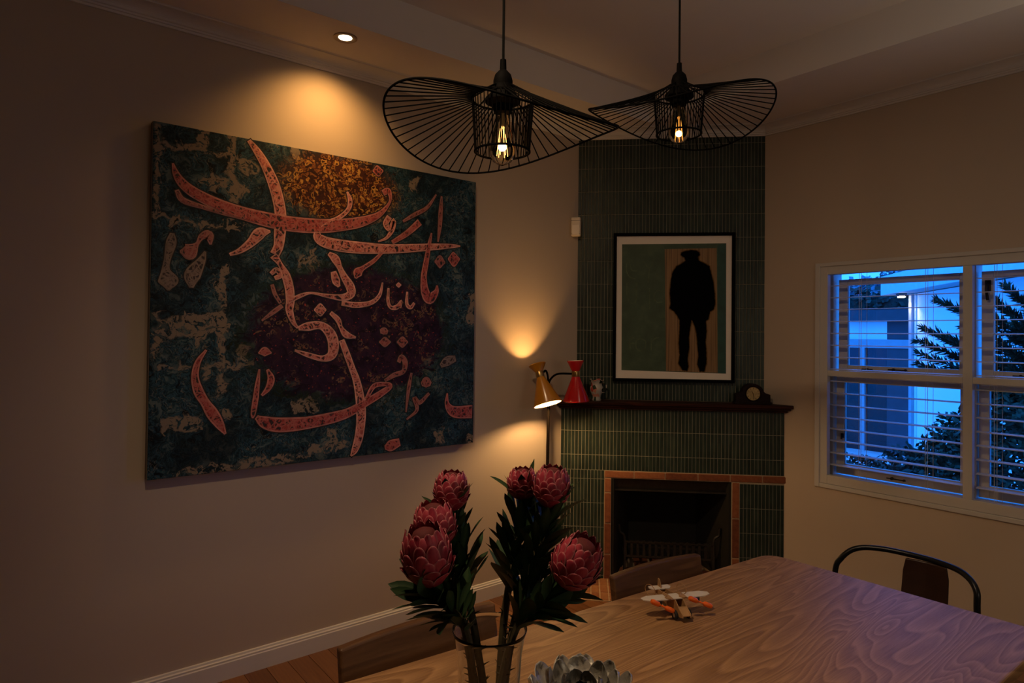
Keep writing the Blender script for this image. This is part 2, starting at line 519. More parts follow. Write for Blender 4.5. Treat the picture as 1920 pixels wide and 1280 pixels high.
# ------------------------------------------------------------------ corner chimney and fireplace (u along the face, v into the corner)
A45 = R(45)
M45 = Matrix.Rotation(A45, 4, 'Z')
random.seed(11)
def tile_mesh(w, h):
    c, d0, d1 = 0.0022, 0.0085, 0.0
    x0, x1, z0, z1 = -w / 2, w / 2, -h / 2, h / 2
    vs = [(x0, d0, z0), (x1, d0, z0), (x1, d0, z1), (x0, d0, z1), (x0, d1 + c, z0), (x1, d1 + c, z0), (x1, d1 + c, z1), (x0, d1 + c, z1),
          (x0 + c, d1, z0 + c), (x1 - c, d1, z0 + c), (x1 - c, d1, z1 - c), (x0 + c, d1, z1 - c)]
    fs = []
    for k in range(4):
        q = (k + 1) % 4
        fs += [(k, q, 4 + q, 4 + k), (4 + k, 4 + q, 8 + q, 8 + k)]
    fs.append((8, 9, 10, 11))
    return vs, fs
def tile_field(root, cells, vface, limit, shown):
    """cells: (u0, u1, z0, z1); the most visible ones become single parts, the rest one joined part"""
    cells = sorted(cells, key=lambda c: (not shown(c), -(c[3] - c[2]) * (c[1] - c[0]), c[2]))
    cache = {}; rest = MB()
    for i, (u0, u1, z0, z1) in enumerate(cells):
        g = 0.00125
        w, h = round(u1 - u0 - 2 * g, 4), round(z1 - z0 - 2 * g, 4)
        if w < 0.004 or h < 0.008: continue
        m = Matrix.Translation(((u0 + u1) / 2, vface + random.uniform(-0.0004, 0.0004), (z0 + z1) / 2)) @ Matrix.Rotation(random.uniform(-0.006, 0.006), 4, 'Z') @ Matrix.Rotation(random.uniform(-0.004, 0.004), 4, 'X')
        if i < limit:
            if (w, h) not in cache:
                mb = MB(); mb.add(*tile_mesh(w, h)); cache[(w, h)] = mb.mesh('tile', None, False, m_tile)
            put('tile', cache[(w, h)], root, m)
        else:
            vs, fs = tile_mesh(w, h); rest.add([m @ Vector(p) for p in vs], fs)
    if rest.v: rest.build('tile_field', m_tile, root, local=True, kind='stuff')

def rows(z0, z1, lines):
    zs = [z0] + [z for z in sorted(lines) if z0 + 0.004 < z < z1 - 0.004] + [z1]
    return list(zip(zs[:-1], zs[1:]))
PU = 0.0216
br = thing('chimney_breast', (0, 0, 1.10), A45, 'dark green tiled chimney breast rising above the mantel shelf', 'chimney breast')
v0 = -0.580
MB().prism([(-0.574, v0 + 0.0030), (0.574, v0 + 0.0030), (0.02, -0.02), (-0.02, -0.02)], 1.10, 2.812, M45).build('grout_bed', m_grout, br)
cells = []
n = 54
for z0, z1 in rows(1.10, 2.765, [2.719 - 0.1475 * k for k in range(11)]):
    for k in range(n):
        u0 = -0.5785 + k * (1.157 / n)
        cells.append((u0, u0 + 1.157 / n, z0 - 1.10, z1 - 1.10))
def not_behind_picture(c):
    return not (c[0] > -0.37 and c[1] < 0.41 and c[2] + 1.1 > 1.2 and c[3] + 1.1 < 2.17)
tile_field(br, cells, v0, 300, not_behind_picture)

fp = thing('fireplace', (0, 0, 0), A45, 'green tiled corner fireplace with red brick surround', 'fireplace')
v1 = -0.675
core = MB()
L0, L1 = -0.357, 0.367
core.prism([(-0.668, v1 + 0.0030), (L0, v1 + 0.0030), (-0.235, -0.27), (-0.262, -0.27)], 0.0, 0.624, M45)
core.prism([(L1, v1 + 0.0030), (0.668, v1 + 0.0030), (0.262, -0.27), (0.235, -0.27)], 0.0, 0.624, M45)
core.prism([(-0.668, v1 + 0.0030), (0.668, v1 + 0.0030), (0.262, -0.27), (-0.262, -0.27)], 0.624, 1.054, M45)
core.build('grout_bed', m_grout, fp)
MB().prism([(-0.235, -0.27), (0.235, -0.27), (0.235, -0.25), (-0.235, -0.25)], 0.0, 0.624, M45).build('fireback', m_soot, fp)
cells = []
def span(u0, u1):
    n = max(1, round((u1 - u0) / PU)); w = (u1 - u0) / n
    return [(u0 + k * w, u0 + (k + 1) * w) for k in range(n)]
LZ = [0.913 - 0.1485 * k for k in range(8)]
for z0, z1 in rows(0.671, 1.052, LZ):
    cells += [(a, b, z0, z1) for a, b in span(-0.672, 0.672)]
for z0, z1 in rows(0.0, 0.671, LZ):
    cells += [(a, b, z0, z1) for a, b in span(-0.672, -0.400)]
for z0, z1 in rows(0.0, 0.622, LZ):
    cells += [(a, b, z0, z1) for a, b in span(0.414, 0.672)]
tile_field(fp, cells, v1, 300, lambda c: True)
# brick surround
def brick(root, u0, u1, va, vb, z0, z1, mat):
    g = 0.0035
    c = Vector(((u0 + u1) / 2, (va + vb) / 2, (z0 + z1) / 2))
    hx, hy, hz = (u1 - u0) / 2 - g, (vb - va) / 2, (z1 - z0) / 2 - g
    if root is hearth_root: hy -= g; hz += g
    mb = MB(); ch = 0.003
    for z, k in ((-hz, ch), (-hz + ch, 0), (hz - ch, 0), (hz, ch)):
        for sx, sy in ((-1, -1), (1, -1), (1, 1), (-1, 1)):
            mb.v.append(Vector((sx * (hx - k + random.uniform(-.001, .0006)), sy * (hy - k + random.uniform(-.001, .0006)), z)))
    for i in range(3):
        for k in range(4):
            q = (k + 1) % 4
            mb.f.append((i * 4 + k, i * 4 + q, i * 4 + 4 + q, i * 4 + 4 + k))
    mb.f += [(3, 2, 1, 0), (12, 13, 14, 15)]
    o = link('brick', mb.mesh('brick', None, False, mat), root)
    o.matrix_local = Matrix.Translation(c - Vector((0, 0, root.location.z))) @ Matrix.Rotation(random.uniform(-.006, .006), 4, 'Y')
    return o
hearth_root = None
bu = [-0.400, -0.221, -0.032, 0.160, 0.356, 0.545, 0.700]
bu = [-0.400, -0.219, -0.030, 0.166, 0.357, 0.546, 0.700]
for a, b in zip(bu[:-1], bu[1:]): brick(fp, a, b, v1 - 0.004, v1 + 0.05, 0.624, 0.670, m_brick)
lz = [0.0, 0.155, 0.345, 0.535, 0.624]
for a, b in zip(lz[:-1], lz[1:]): brick(fp, -0.400, -0.357, v1 - 0.004, v1 + 0.10, a, b, m_brick)
rz = [0.0, 0.165, 0.405, 0.624]
for a, b in zip(rz[:-1], rz[1:]): brick(fp, 0.367, 0.413, v1 - 0.004, v1 + 0.10, a, b, m_brick)
mort = MB().box(-0.400, 0.698, v1 + 0.001, v1 + 0.05, 0.624, 0.670).box(-0.400, -0.358, v1 + 0.001, v1 + 0.09, 0.0, 0.624).box(0.368, 0.413, v1 + 0.001, v1 + 0.09, 0.0, 0.624)
mort.v = [M45 @ p for p in mort.v]
mort.build('mortar', m_mortar, fp)
# metal lining, hood lip and cheeks
hood = MB()
hood.add([(-0.352, -0.660, 0.622), (0.362, -0.660, 0.622), (0.362, -0.632, 0.548), (-0.352, -0.632, 0.548), (-0.352, -0.640, 0.622), (0.362, -0.640, 0.622), (0.362, -0.612, 0.542), (-0.352, -0.612, 0.542)],
         [(0, 1, 2, 3), (4, 7, 6, 5), (3, 2, 6, 7), (0, 4, 5, 1), (0, 3, 7, 4), (1, 5, 6, 2)])
hood.box(-0.345, 0.355, -0.648, -0.618, 0.543, 0.552)
hood.v = [M45 @ p for p in hood.v]
hood.build('smoke_hood', m_iron, fp)
lin = MB()
lin.prism([(-0.357, -0.668), (-0.340, -0.668), (-0.222, -0.27), (-0.236, -0.27)], 0.0, 0.624, M45).prism([(0.350, -0.668), (0.367, -0.668), (0.236, -0.27), (0.222, -0.27)], 0.0, 0.624, M45)
lin.build('lining', m_soot, fp)

# fire basket
fg = thing('fire_grate', M45 @ Vector((0, -0.56, 0)), A45, 'cast iron fire grate with upright bars inside the fireplace', 'grate')
gm = MB().box(-0.275, 0.285, -0.600, -0.588, 0.205, 0.217).box(-0.275, 0.285, -0.600, -0.588, 0.118, 0.13)
gm.box(-0.275, -0.263, -0.600, -0.40, 0.118, 0.13).box(0.273, 0.285, -0.600, -0.40, 0.118, 0.13).box(-0.275, 0.285, -0.41, -0.40, 0.118, 0.13)
for k in range(9): gm.box(-0.25 + k * 0.064, -0.235 + k * 0.064, -0.595, -0.40, 0.12, 0.128)
gm.v = [M45 @ p for p in gm.v]
gm.build('frame', m_iron, fg)
bar_me = MB().box(-0.0075, 0.0075, -0.006, 0.006, 0.0, 0.086).box(-0.010, 0.010, -0.010, 0.008, 0.086, 0.095).mesh('bar', None, False, m_iron)
for k in range(15):
    put('bar', bar_me, fg, Matrix.Translation((-0.262 + 0.0377 * k, -0.034, 0.126)))
for u in (-0.268, 0.278):
    sgn = -1 if u < 0 else 1
    e = MB().tube(smooth_path([(u, -0.594, 0.0), (u, -0.594, 0.21), (u + sgn * 0.006, -0.594, 0.255), (u + sgn * 0.03, -0.594, 0.275), (u + sgn * 0.035, -0.594, 0.32)]), 0.009, 8)
    e.cyl((u, -0.40, 0), (u, -0.40, 0.13), 0.008)
    e.v = [M45 @ p for p in e.v]
    e.build('leg', m_iron, fg, smooth=True)

# hearth of bricks on edge, laid flush with the boards
hearth_root = thing('hearth', (0, 0, 0.0), A45, 'hearth of red bricks laid flush with the floor before the fireplace', 'hearth')
hm = MB().prism([(-0.665, -0.672), (0.665, -0.672), (1.0, -1.02), (-1.0, -1.02)], -0.03, 0.0045, M45)
hm.build('mortar', m_mortar, hearth_root)
hm2 = MB().prism([(-0.34, -0.672), (0.35, -0.672), (0.222, -0.275), (-0.222, -0.275)], 0.0, 0.006, M45).build('hearth_bed', m_mortar, hearth_root)
u = -0.995
while u < 0.97:
    for r, (va, vb) in enumerate(((-0.80, -0.68), (-0.905, -0.80), (-1.015, -0.905))):
        lim = -(va + vb) / 2 - 0.045
        if -lim < u and u + 0.0515 < lim: brick(hearth_root, u, u + 0.0515, va, vb, -0.02, 0.008, m_hearth)
    u += 0.0515
for k in range(6):
    for j, (va, vb) in enumerate(((-0.665, -0.47), (-0.47, -0.285))):
        uu = -0.30 + k * 0.105
        if abs(uu + 0.05) < (0.36 if j == 0 else 0.26) - 0.06: brick(hearth_root, uu, uu + 0.10, va, vb, -0.01, 0.012, m_brick)

# mantel shelf
mt = thing('mantel_shelf', M45 @ Vector((0, -0.62, 1.054)), A45, 'dark red wooden mantel shelf across the tiled fireplace', 'mantel')
def shelf(front, ue, uf, z0, z1):
    return MB().prism([(-ue, front), (uf, front), (uf + 0.002, front + 0.012), (0.578, -0.588), (-0.578, -0.588), (-ue - 0.004, front + 0.012)], z0, z1, M45)
shelf(-0.727, 0.700, 0.710, 1.079, 1.100).build('board', m_mantel, mt, bevel=0.004)
shelf(-0.712, 0.692, 0.698, 1.066, 1.079).build('moulding', m_mantel, mt, bevel=0.003)
shelf(-0.698, 0.680, 0.684, 1.054, 1.066).build('moulding', m_mantel, mt, bevel=0.003)
# ------------------------------------------------------------------ large calligraphy painting on the left wall
PY0, PZ0, PW, PH = -3.245, 0.905, 1.592, 1.445
pt = thing('calligraphy_painting', (0.004, PY0, PZ0), 0, 'large unframed painting of red calligraphy on dark teal on left wall', 'painting')
SEGS = [('v',0.306,1.031,1.491,0.027),('v',0.018,1.044,1.43,0.017),('v',0.272,0.337,0.87,0.026),('v',0.179,1.364,1.457,0.033),('v',0.584,1.39,1.453,0.052),('v',0.66,0.881,0.984,0.027),('v',1.205,1.338,1.405,0.038),('v',0.371,0.475,0.539,0.034),('v',0.025,0.487,0.665,0.017),('v',0.771,0.034,0.138,0.051),('v',1.294,0.451,0.537,0.034),('v',0.213,0.392,0.454,0.022),('v',0.189,0.539,0.593,0.018),('v',1.374,0.02,0.079,0.058),('v',1.577,-0.009,0.042,0.05),('v',1.573,0.669,0.81,0.049),('h',1.359,0.009,0.297,0.016),('h',1.058,0.014,0.393,0.01),('h',1.234,0.168,0.299,0.046),('h',1.22,0.24,0.36,0.031),('h',0.625,0.021,0.308,0.033),('h',0.592,0.021,0.294,0.024),('h',0.454,0.023,0.395,0.012),('h',0.215,0.057,0.18,0.06),('h',0.007,0.103,0.589,0.026),('h',0.032,0.13,0.674,0.011),('h',0.267,0.588,0.697,0.05),('h',0.062,0.664,0.845,0.051),('h',0.311,0.74,0.832,0.02),('h',0.248,0.27,0.314,0.039),('h',1.328,0.343,0.397,0.04),('h',0.932,0.6,0.695,0.051),('h',0.655,0.135,0.293,0.034)]
def canvas_mat():
    t = NT('painted_canvas')
    p = t.coord('Object')
    warp = t.n('TexNoise', Vector=p, Scale=14.0, Detail=3.0)
    vm = t.n('VectorMath'); vm.operation = 'MULTIPLY_ADD'
    t.set(vm, 0, warp.outputs[1]); vm.inputs[1].default_value = (0.10, 0.10, 0.10); t.set(vm, 2, p)
    wp = vm.outputs[0]
    n1 = t.noise(wp, 20, 4, 0.6, 0.8)
    base = t.ramp(n1, [(0.36, (0.002, 0.005, 0.009)), (0.43, (0.008, 0.034, 0.058)), (0.48, (0.030, 0.090, 0.130)), (0.52, (0.004, 0.013, 0.022)), (0.58, (0.020, 0.066, 0.092)), (0.64, (0.09, 0.13, 0.14))])
    n1b = t.noise(p, 5.0, 3, 0.6)
    base = t.mix(t.ramp(n1b, [(0.44, 0.0), (0.60, 0.75)]), base, (0.003, 0.007, 0.011))
    grit = t.ramp(t.noise(wp, 42, 3, 0.6, 0.8), [(0.43, 0.0), (0.48, 1.0)])
    sep0 = t.n('SeparateXYZ', Vector=wp)
    th = None
    for kind, c0, a0, a1, w0 in SEGS:
        ca, cl = (sep0.outputs[1], sep0.outputs[2]) if kind == 'v' else (sep0.outputs[2], sep0.outputs[1])
        off = 0.05
        d = t.math('ABSOLUTE', t.math('SUBTRACT', ca, c0 + off))
        e = t.math('SUBTRACT', t.math('ABSOLUTE', t.math('SUBTRACT', cl, (a0 + a1) / 2 + off)), (a1 - a0) / 2)
        d = t.math('MAXIMUM', t.math('SUBTRACT', d, w0 * 0.45), e)
        th = d if th is None else t.math('MINIMUM', th, d)
    th = t.math('MULTIPLY', t.ramp(t.math('ADD', th, t.math('MULTIPLY', t.math('SUBTRACT', n1, 0.5), 0.07)), [(0.0, 1.0), (0.006, 0.0)]), grit)
    base = t.mix(th, base, (0.23, 0.185, 0.145))
    fine = t.ramp(t.math('ABSOLUTE', t.math('SUBTRACT', t.noise(wp, 15, 3, 0.6, 1.5), 0.5)), [(0.005, 0.85), (0.016, 0.0)])
    base = t.mix(t.math('MULTIPLY', fine, t.ramp(n1b, [(0.40, 0.8), (0.55, 0.1)])), base, (0.20, 0.19, 0.155))
    sep = t.n('SeparateXYZ', Vector=p)
    def ell(cs, ch, rx, ry, soft):
        dx = t.math('DIVIDE', t.math('SUBTRACT', sep.outputs[1], cs), rx)
        dz = t.math('DIVIDE', t.math('SUBTRACT', sep.outputs[2], ch), ry)
        d = t.math('SQRT', t.math('ADD', t.math('MULTIPLY', dx, dx), t.math('MULTIPLY', dz, dz)))
        d = t.math('ADD', d, t.math('MULTIPLY', t.math('SUBTRACT', n1, 0.5), 0.5))
        return t.ramp(d, [(1 - soft, 1.0), (1.0, 0.0)]), d
    def rings(sc, r0, w):
        vo = t.n('TexVoronoi', Vector=wp, Scale=sc)
        return t.ramp(t.math('ABSOLUTE', t.math('SUBTRACT', vo.outputs[0], r0)), [(w * 0.4, 1.0), (w, 0.0)]), vo.outputs[1]
    curl, cc = rings(38, 0.36, 0.13)
    sel = t.n('SeparateColor', Color=cc).outputs[0]
    curl = t.math('MULTIPLY', curl, t.ramp(sel, [(0.25, 0.0), (0.35, 1.0)]))
    pm, pd = ell(0.88, 0.60, 0.52, 0.33, 0.10)
    purple = t.ramp(n1, [(0.35, (0.010, 0.005, 0.014)), (0.55, (0.030, 0.012, 0.034)), (0.7, (0.055, 0.02, 0.03))])
    purple = t.mix(t.math('MULTIPLY', curl, t.ramp(t.noise(p, 11, 2), [(0.5, 0.0), (0.62, 0.8)])), purple, (0.22, 0.13, 0.08))
    red_sp = t.ramp(t.noise(p, 75, 1), [(0.69, 0.0), (0.71, 1.0)])
    purple = t.mix(red_sp, purple, (0.30, 0.05, 0.04))
    base = t.mix(pm, base, purple)
    gr = t.ramp(t.math('ABSOLUTE', t.math('SUBTRACT', pd, 1.02)), [(0.0, 0.8), (0.07, 0.0)])
    base = t.mix(t.math('MULTIPLY', gr, 0.7), base, (0.018, 0.030, 0.008))
    gm, gd = ell(0.80, 1.29, 0.34, 0.19, 0.30)
    gold_bg = t.ramp(n1, [(0.35, (0.022, 0.008, 0.006)), (0.65, (0.070, 0.020, 0.012))])
    gold = t.mix(curl, gold_bg, (0.50, 0.27, 0.060))
    c2, cc2 = rings(62, 0.30, 0.14)
    gold = t.mix(t.math('MULTIPLY', c2, 0.8), gold, (0.32, 0.12, 0.03))
    base = t.mix(gm, base, gold)
    t.B('Base Color', base); t.B('Roughness', 0.6); t.B('Specular IOR Level', 0.2)
    t.bump(n1, 0.25, 0.003)
    return t.m
m_canvas = canvas_mat()
cv = MB().box(0.004, 0.045, PY0, PY0 + PW, PZ0, PZ0 + PH).build('canvas', m_canvas, pt, bevel=0.003)
m_edge = plain('raw_canvas_edge', (0.20, 0.165, 0.13), 0.8)
MB().box(0.005, 0.043, PY0 - 0.0015, PY0, PZ0 + 0.001, PZ0 + PH - 0.001).build('canvas_edge', m_edge, pt)
def stroke_mat(name, a, b, c):
    t = NT(name)
    p = t.coord('Object')
    n = t.noise(p, 30, 3, 0.6, 1.2)
    k = t.ramp(n, [(0.395, (0.02, 0.012, 0.014)), (0.43, a), (0.50, b), (0.555, c), (0.59, b), (0.625, (0.03, 0.016, 0.018))])
    cells = t.n('TexVoronoi', Vector=p, Scale=26.0); cells.feature = 'DISTANCE_TO_EDGE'
    e = t.ramp(cells.outputs[0], [(0.025, 0.8), (0.08, 0.0)])
    t.B('Base Color', t.mix(e, k, c)); t.B('Roughness', 0.55)
    return t.m
SM = {'p': (stroke_mat('salmon_paint', (0.38, 0.085, 0.07), (0.56, 0.155, 0.125), (0.66, 0.30, 0.24)), plain('pale_pink_outline', (0.68, 0.34, 0.27), 0.6, var=0.3, scale=30)),
      'r': (stroke_mat('red_paint', (0.26, 0.030, 0.028), (0.40, 0.058, 0.052), (0.46, 0.14, 0.12)), plain('rose_outline', (0.52, 0.20, 0.165), 0.6, var=0.3, scale=30)),
      'd': (stroke_mat('dull_red_paint', (0.22, 0.05, 0.045), (0.34, 0.085, 0.075), (0.38, 0.15, 0.13)), plain('dull_rose_outline', (0.36, 0.16, 0.135), 0.6, var=0.3, scale=30)),
      'g': (stroke_mat('taupe_paint', (0.12, 0.085, 0.07), (0.20, 0.14, 0.115), (0.24, 0.18, 0.15)), plain('taupe_outline', (0.22, 0.165, 0.13), 0.6, var=0.3, scale=30))}
m_dark = plain('dark_underpaint', (0.006, 0.007, 0.009), 0.6)
def ribbon(mb, pts, grow, x, scale=1.0):
    P = smooth_path([(p[0], p[1], p[2]) for p in pts], 5)
    L = len(P); vs = []; fs = []
    for i in range(L):
        a, b = P[max(i - 1, 0)], P[min(i + 1, L - 1)]
        t = Vector((b.x - a.x, b.y - a.y)); t = t.normalized() if t.length > 1e-7 else Vector((1, 0))
        n = Vector((-t.y, t.x))
        w = max(P[i].z * 0.5 * scale + grow, 0.0008)
        c = Vector((P[i].x, P[i].y)) + (t * (grow * (-1 if i == 0 else 1)) if i in (0, L - 1) else Vector((0, 0)))
        vs += [(x, c.x + n.x * w, c.y + n.y * w), (x, c.x - n.x * w, c.y - n.y * w)]
    for i in range(L - 1): fs.append((2 * i, 2 * i + 1, 2 * i + 3, 2 * i + 2))
    mb.add(vs, fs)
STROKES=[('p',[(0.372,1.437,0.016),(0.408,1.395,0.032),(0.445,1.34,0.04),(0.478,1.272,0.049),(0.499,1.209,0.05),(0.511,1.153,0.05),(0.515,1.103,0.051),(0.512,1.045,0.05),(0.507,0.986,0.042),(0.491,0.948,0.041)]),
('p',[(0.487,0.943,0.037),(0.516,0.905,0.021),(0.542,0.857,0.038),(0.559,0.799,0.04),(0.564,0.741,0.038),(0.561,0.699,0.033),(0.578,0.649,0.021),(0.6,0.62,0.008)]),
('r',[(0.073,1.284,0.006),(0.084,1.248,0.023),(0.105,1.214,0.035),(0.14,1.185,0.042),(0.197,1.158,0.046),(0.271,1.133,0.051),(0.362,1.113,0.056),(0.472,1.098,0.065),(0.572,1.093,0.067),(0.684,1.098,0.065),(0.792,1.114,0.057),(0.896,1.14,0.049),(0.983,1.178,0.032),(1.033,1.221,0.019),(1.063,1.271,0.011),(1.052,1.316,0.028),(1.022,1.302,0.028)]),
('d',[(0.089,1.177,0.015),(0.113,1.139,0.023),(0.184,1.122,0.017),(0.271,1.106,0.016),(0.362,1.093,0.014)]),
('p',[(0.469,1.049,0.007),(0.425,1.036,0.049),(0.387,0.991,0.036),(0.341,0.951,0.022),(0.3,0.931,0.011)]),
('p',[(0.689,1.085,0.012),(0.689,1.047,0.043),(0.73,1.025,0.052),(0.822,1.016,0.057),(0.927,1.017,0.054),(1.036,1.023,0.046),(1.161,1.037,0.042),(1.303,1.057,0.034),(1.429,1.074,0.022),(1.489,1.079,0.006)]),
('p',[(0.689,1.085,0.01),(0.737,1.121,0.017),(0.792,1.15,0.018),(0.838,1.195,0.019),(0.847,1.241,0.022),(0.832,1.279,0.008)]),
('p',[(1.059,1.187,0.028),(1.039,1.148,0.028),(1.065,1.127,0.027),(1.085,1.171,0.023),(1.076,1.124,0.023),(1.045,1.079,0.013),(1.0,1.056,0.005)]),
('d',[(1.333,1.338,0.006),(1.278,1.262,0.017),(1.201,1.214,0.019),(1.138,1.173,0.011)]),
('r',[(1.234,1.18,0.034),(1.16,1.114,0.028),(1.077,1.059,0.019)]),
('d',[(1.367,1.333,0.008),(1.363,1.263,0.023),(1.358,1.175,0.022),(1.348,1.09,0.007)]),
('r',[(1.307,1.13,0.006),(1.292,1.061,0.022),(1.276,0.973,0.029),(1.263,0.895,0.033),(1.273,0.818,0.048),(1.301,0.786,0.058),(1.34,0.822,0.029),(1.345,0.856,0.008)]),
('r',[(1.413,1.003,0.006),(1.448,1.004,0.079),(1.487,1.009,0.006)]),
('d',[(1.329,0.982,0.006),(1.361,0.984,0.068),(1.393,0.982,0.006)]),
('r',[(0.965,1.403,0.006),(0.992,1.407,0.054),(1.02,1.412,0.005)]),
('r',[(1.021,1.003,0.013),(0.977,0.958,0.018),(0.918,0.917,0.021),(0.892,0.893,0.045),(0.881,0.866,0.009)]),
('p',[(0.744,0.974,0.017),(0.776,0.951,0.04),(0.8,0.909,0.025),(0.824,0.866,0.035),(0.853,0.824,0.044),(0.858,0.789,0.04),(0.816,0.769,0.031),(0.733,0.774,0.016),(0.662,0.783,0.008),(0.611,0.768,0.017),(0.569,0.745,0.016)]),
('p',[(0.768,0.889,0.026),(0.782,0.846,0.039),(0.797,0.821,0.013)]),
('p',[(0.812,0.742,0.022),(0.883,0.736,0.026),(0.96,0.748,0.021),(1.009,0.787,0.017),(1.026,0.852,0.006)]),
('p',[(1.059,0.826,0.009),(1.058,0.761,0.016),(1.076,0.73,0.017),(1.112,0.736,0.023),(1.133,0.765,0.012),(1.125,0.731,0.014)]),
('p',[(1.166,0.813,0.009),(1.165,0.752,0.017),(1.187,0.734,0.017),(1.208,0.758,0.013)]),
('p',[(1.102,0.845,0.004),(1.116,0.846,0.024),(1.13,0.847,0.004)]),
('p',[(0.476,0.86,0.016),(0.5,0.879,0.021),(0.517,0.855,0.021),(0.493,0.841,0.017)]),
('d',[(0.481,0.811,0.014),(0.494,0.771,0.016),(0.519,0.731,0.013)]),
('d',[(0.527,0.719,0.017),(0.487,0.688,0.018),(0.439,0.65,0.006)]),
('p',[(0.677,0.705,0.005),(0.706,0.706,0.06),(0.734,0.707,0.005)]),
('p',[(0.604,0.618,0.017),(0.647,0.627,0.038),(0.709,0.633,0.035),(0.754,0.599,0.048),(0.773,0.547,0.052),(0.765,0.495,0.044),(0.72,0.478,0.026),(0.649,0.496,0.021),(0.589,0.517,0.008)]),
('p',[(0.757,0.694,0.017),(0.794,0.661,0.025),(0.809,0.626,0.018),(0.837,0.591,0.031),(0.885,0.578,0.007)]),
('p',[(0.814,0.564,0.026),(0.839,0.503,0.031),(0.868,0.431,0.031),(0.893,0.369,0.036),(0.91,0.296,0.044),(0.919,0.224,0.049),(0.918,0.153,0.045),(0.907,0.083,0.043),(0.888,0.031,0.032),(0.87,0.006,0.008)]),
('r',[(0.422,0.224,0.017),(0.454,0.201,0.049),(0.503,0.185,0.062),(0.569,0.18,0.063),(0.654,0.182,0.055),(0.76,0.195,0.052),(0.852,0.215,0.044),(0.938,0.255,0.036),(1.026,0.3,0.032),(1.077,0.334,0.023),(1.046,0.345,0.019),(0.986,0.338,0.023),(0.947,0.277,0.018)]),
('d',[(1.046,0.363,0.013),(1.097,0.389,0.023),(1.149,0.406,0.023),(1.159,0.453,0.028),(1.137,0.481,0.023),(1.122,0.454,0.019)]),
('r',[(0.431,0.433,0.006),(0.424,0.369,0.018),(0.417,0.305,0.023),(0.408,0.241,0.02),(0.406,0.221,0.005)]),
('r',[(0.467,0.432,0.011),(0.483,0.391,0.029),(0.472,0.351,0.025),(0.444,0.319,0.009)]),
('r',[(0.211,0.52,0.007),(0.18,0.47,0.021),(0.17,0.409,0.027),(0.185,0.347,0.038),(0.211,0.3,0.035),(0.24,0.252,0.047),(0.27,0.203,0.035),(0.293,0.162,0.008)]),
('d',[(1.197,0.396,0.01),(1.182,0.321,0.019),(1.168,0.199,0.005)]),
('d',[(1.258,0.337,0.019),(1.285,0.345,0.057),(1.313,0.335,0.02)]),
('d',[(1.303,0.287,0.014),(1.248,0.242,0.021),(1.215,0.267,0.021),(1.232,0.205,0.017),(1.173,0.161,0.007)]),
('r',[(1.417,0.281,0.007),(1.418,0.222,0.029),(1.465,0.18,0.059),(1.58,0.173,0.071)]),
('r',[(0.427,0.506,0.005),(0.453,0.512,0.04),(0.482,0.506,0.005)]),
('d',[(1.013,0.556,0.005),(1.043,0.556,0.05),(1.074,0.556,0.005)]),
('d',[(1.111,0.556,0.005),(1.142,0.556,0.056),(1.173,0.556,0.005)]),
('d',[(1.017,0.609,0.018),(1.037,0.611,0.035),(1.057,0.604,0.018)]),
('g',[(1.374,0.43,0.02),(1.414,0.454,0.05),(1.467,0.468,0.03)]),
('r',[(1.051,0.028,0.018),(1.081,0.034,0.055),(1.133,0.048,0.037)]),
('g',[(0.075,0.998,0.015),(0.072,0.96,0.037),(0.059,0.892,0.023),(0.054,0.847,0.03),(0.064,0.802,0.074),(0.065,0.765,0.007)]),
('g',[(0.201,0.934,0.007),(0.187,0.895,0.031),(0.153,0.831,0.061),(0.15,0.781,0.015)]),
('d',[(0.106,0.926,0.008),(0.137,0.929,0.069),(0.168,0.962,0.015),(0.186,0.995,0.023),(0.214,1.005,0.038),(0.222,0.967,0.007)])]

for i, (kd, pts) in enumerate(STROKES):
    x = 0.0415 + 0.00002 * i
    a, b, d = MB(), MB(), MB()
    pts = [(min(max(s, 0.006), PW - 0.006), min(max(h, 0.006), PH - 0.006), w) for s, h, w in pts]
    ribbon(d, pts, 0.006, x)
    ribbon(b, pts, 0.0012, x + 0.0009)
    ribbon(a, pts, -0.0035, x + 0.0018, 0.92)
    so = b.build('brush_stroke', SM[kd][1], pt, local=True)
    d.build('dark_outline', m_dark, so, local=True)
    a.build('stroke_fill', SM[kd][0], so, local=True)

# ------------------------------------------------------------------ framed picture on the chimney breast
pf = thing('framed_picture', M45 @ Vector((0, -0.584, 1.220)), A45, 'black framed picture of a dark standing figure seen from behind, above the mantel', 'picture')
fu0, fu1, fz0, fz1 = -0.352, 0.394, 1.220, 2.155
def fmb(fn):
    m = MB(); fn(m); m.v = [M45 @ p for p in m.v]; return m
fr = fmb(lambda m: m.box(fu0, fu0 + 0.019, -0.612, -0.584, fz0, fz1).box(fu1 - 0.019, fu1, -0.612, -0.584, fz0, fz1).box(fu0 + 0.019, fu1 - 0.019, -0.612, -0.584, fz0, fz0 + 0.019).box(fu0 + 0.019, fu1 - 0.019, -0.612, -0.584, fz1 - 0.019, fz1))
fr.build('frame', m_black, pf, bevel=0.002)
m_mat = plain('mount_board', (0.86, 0.80, 0.73), 0.8, var=0.02)
fmb(lambda m: m.box(fu0 + 0.019, fu1 - 0.019, -0.598, -0.588, fz0 + 0.019, fz1 - 0.019)).build('mount', m_mat, pf)
def AU(x, y): return (-0.299 + (x - 187) / 775 * 0.640, 2.085 - (y - 150) / 958 * 0.802)
def flat(poly, v):
    m = MB(); n = len(poly)
    m.add([M45 @ Vector((u, v, z)) for u, z in poly], [tuple(range(n))]); return m
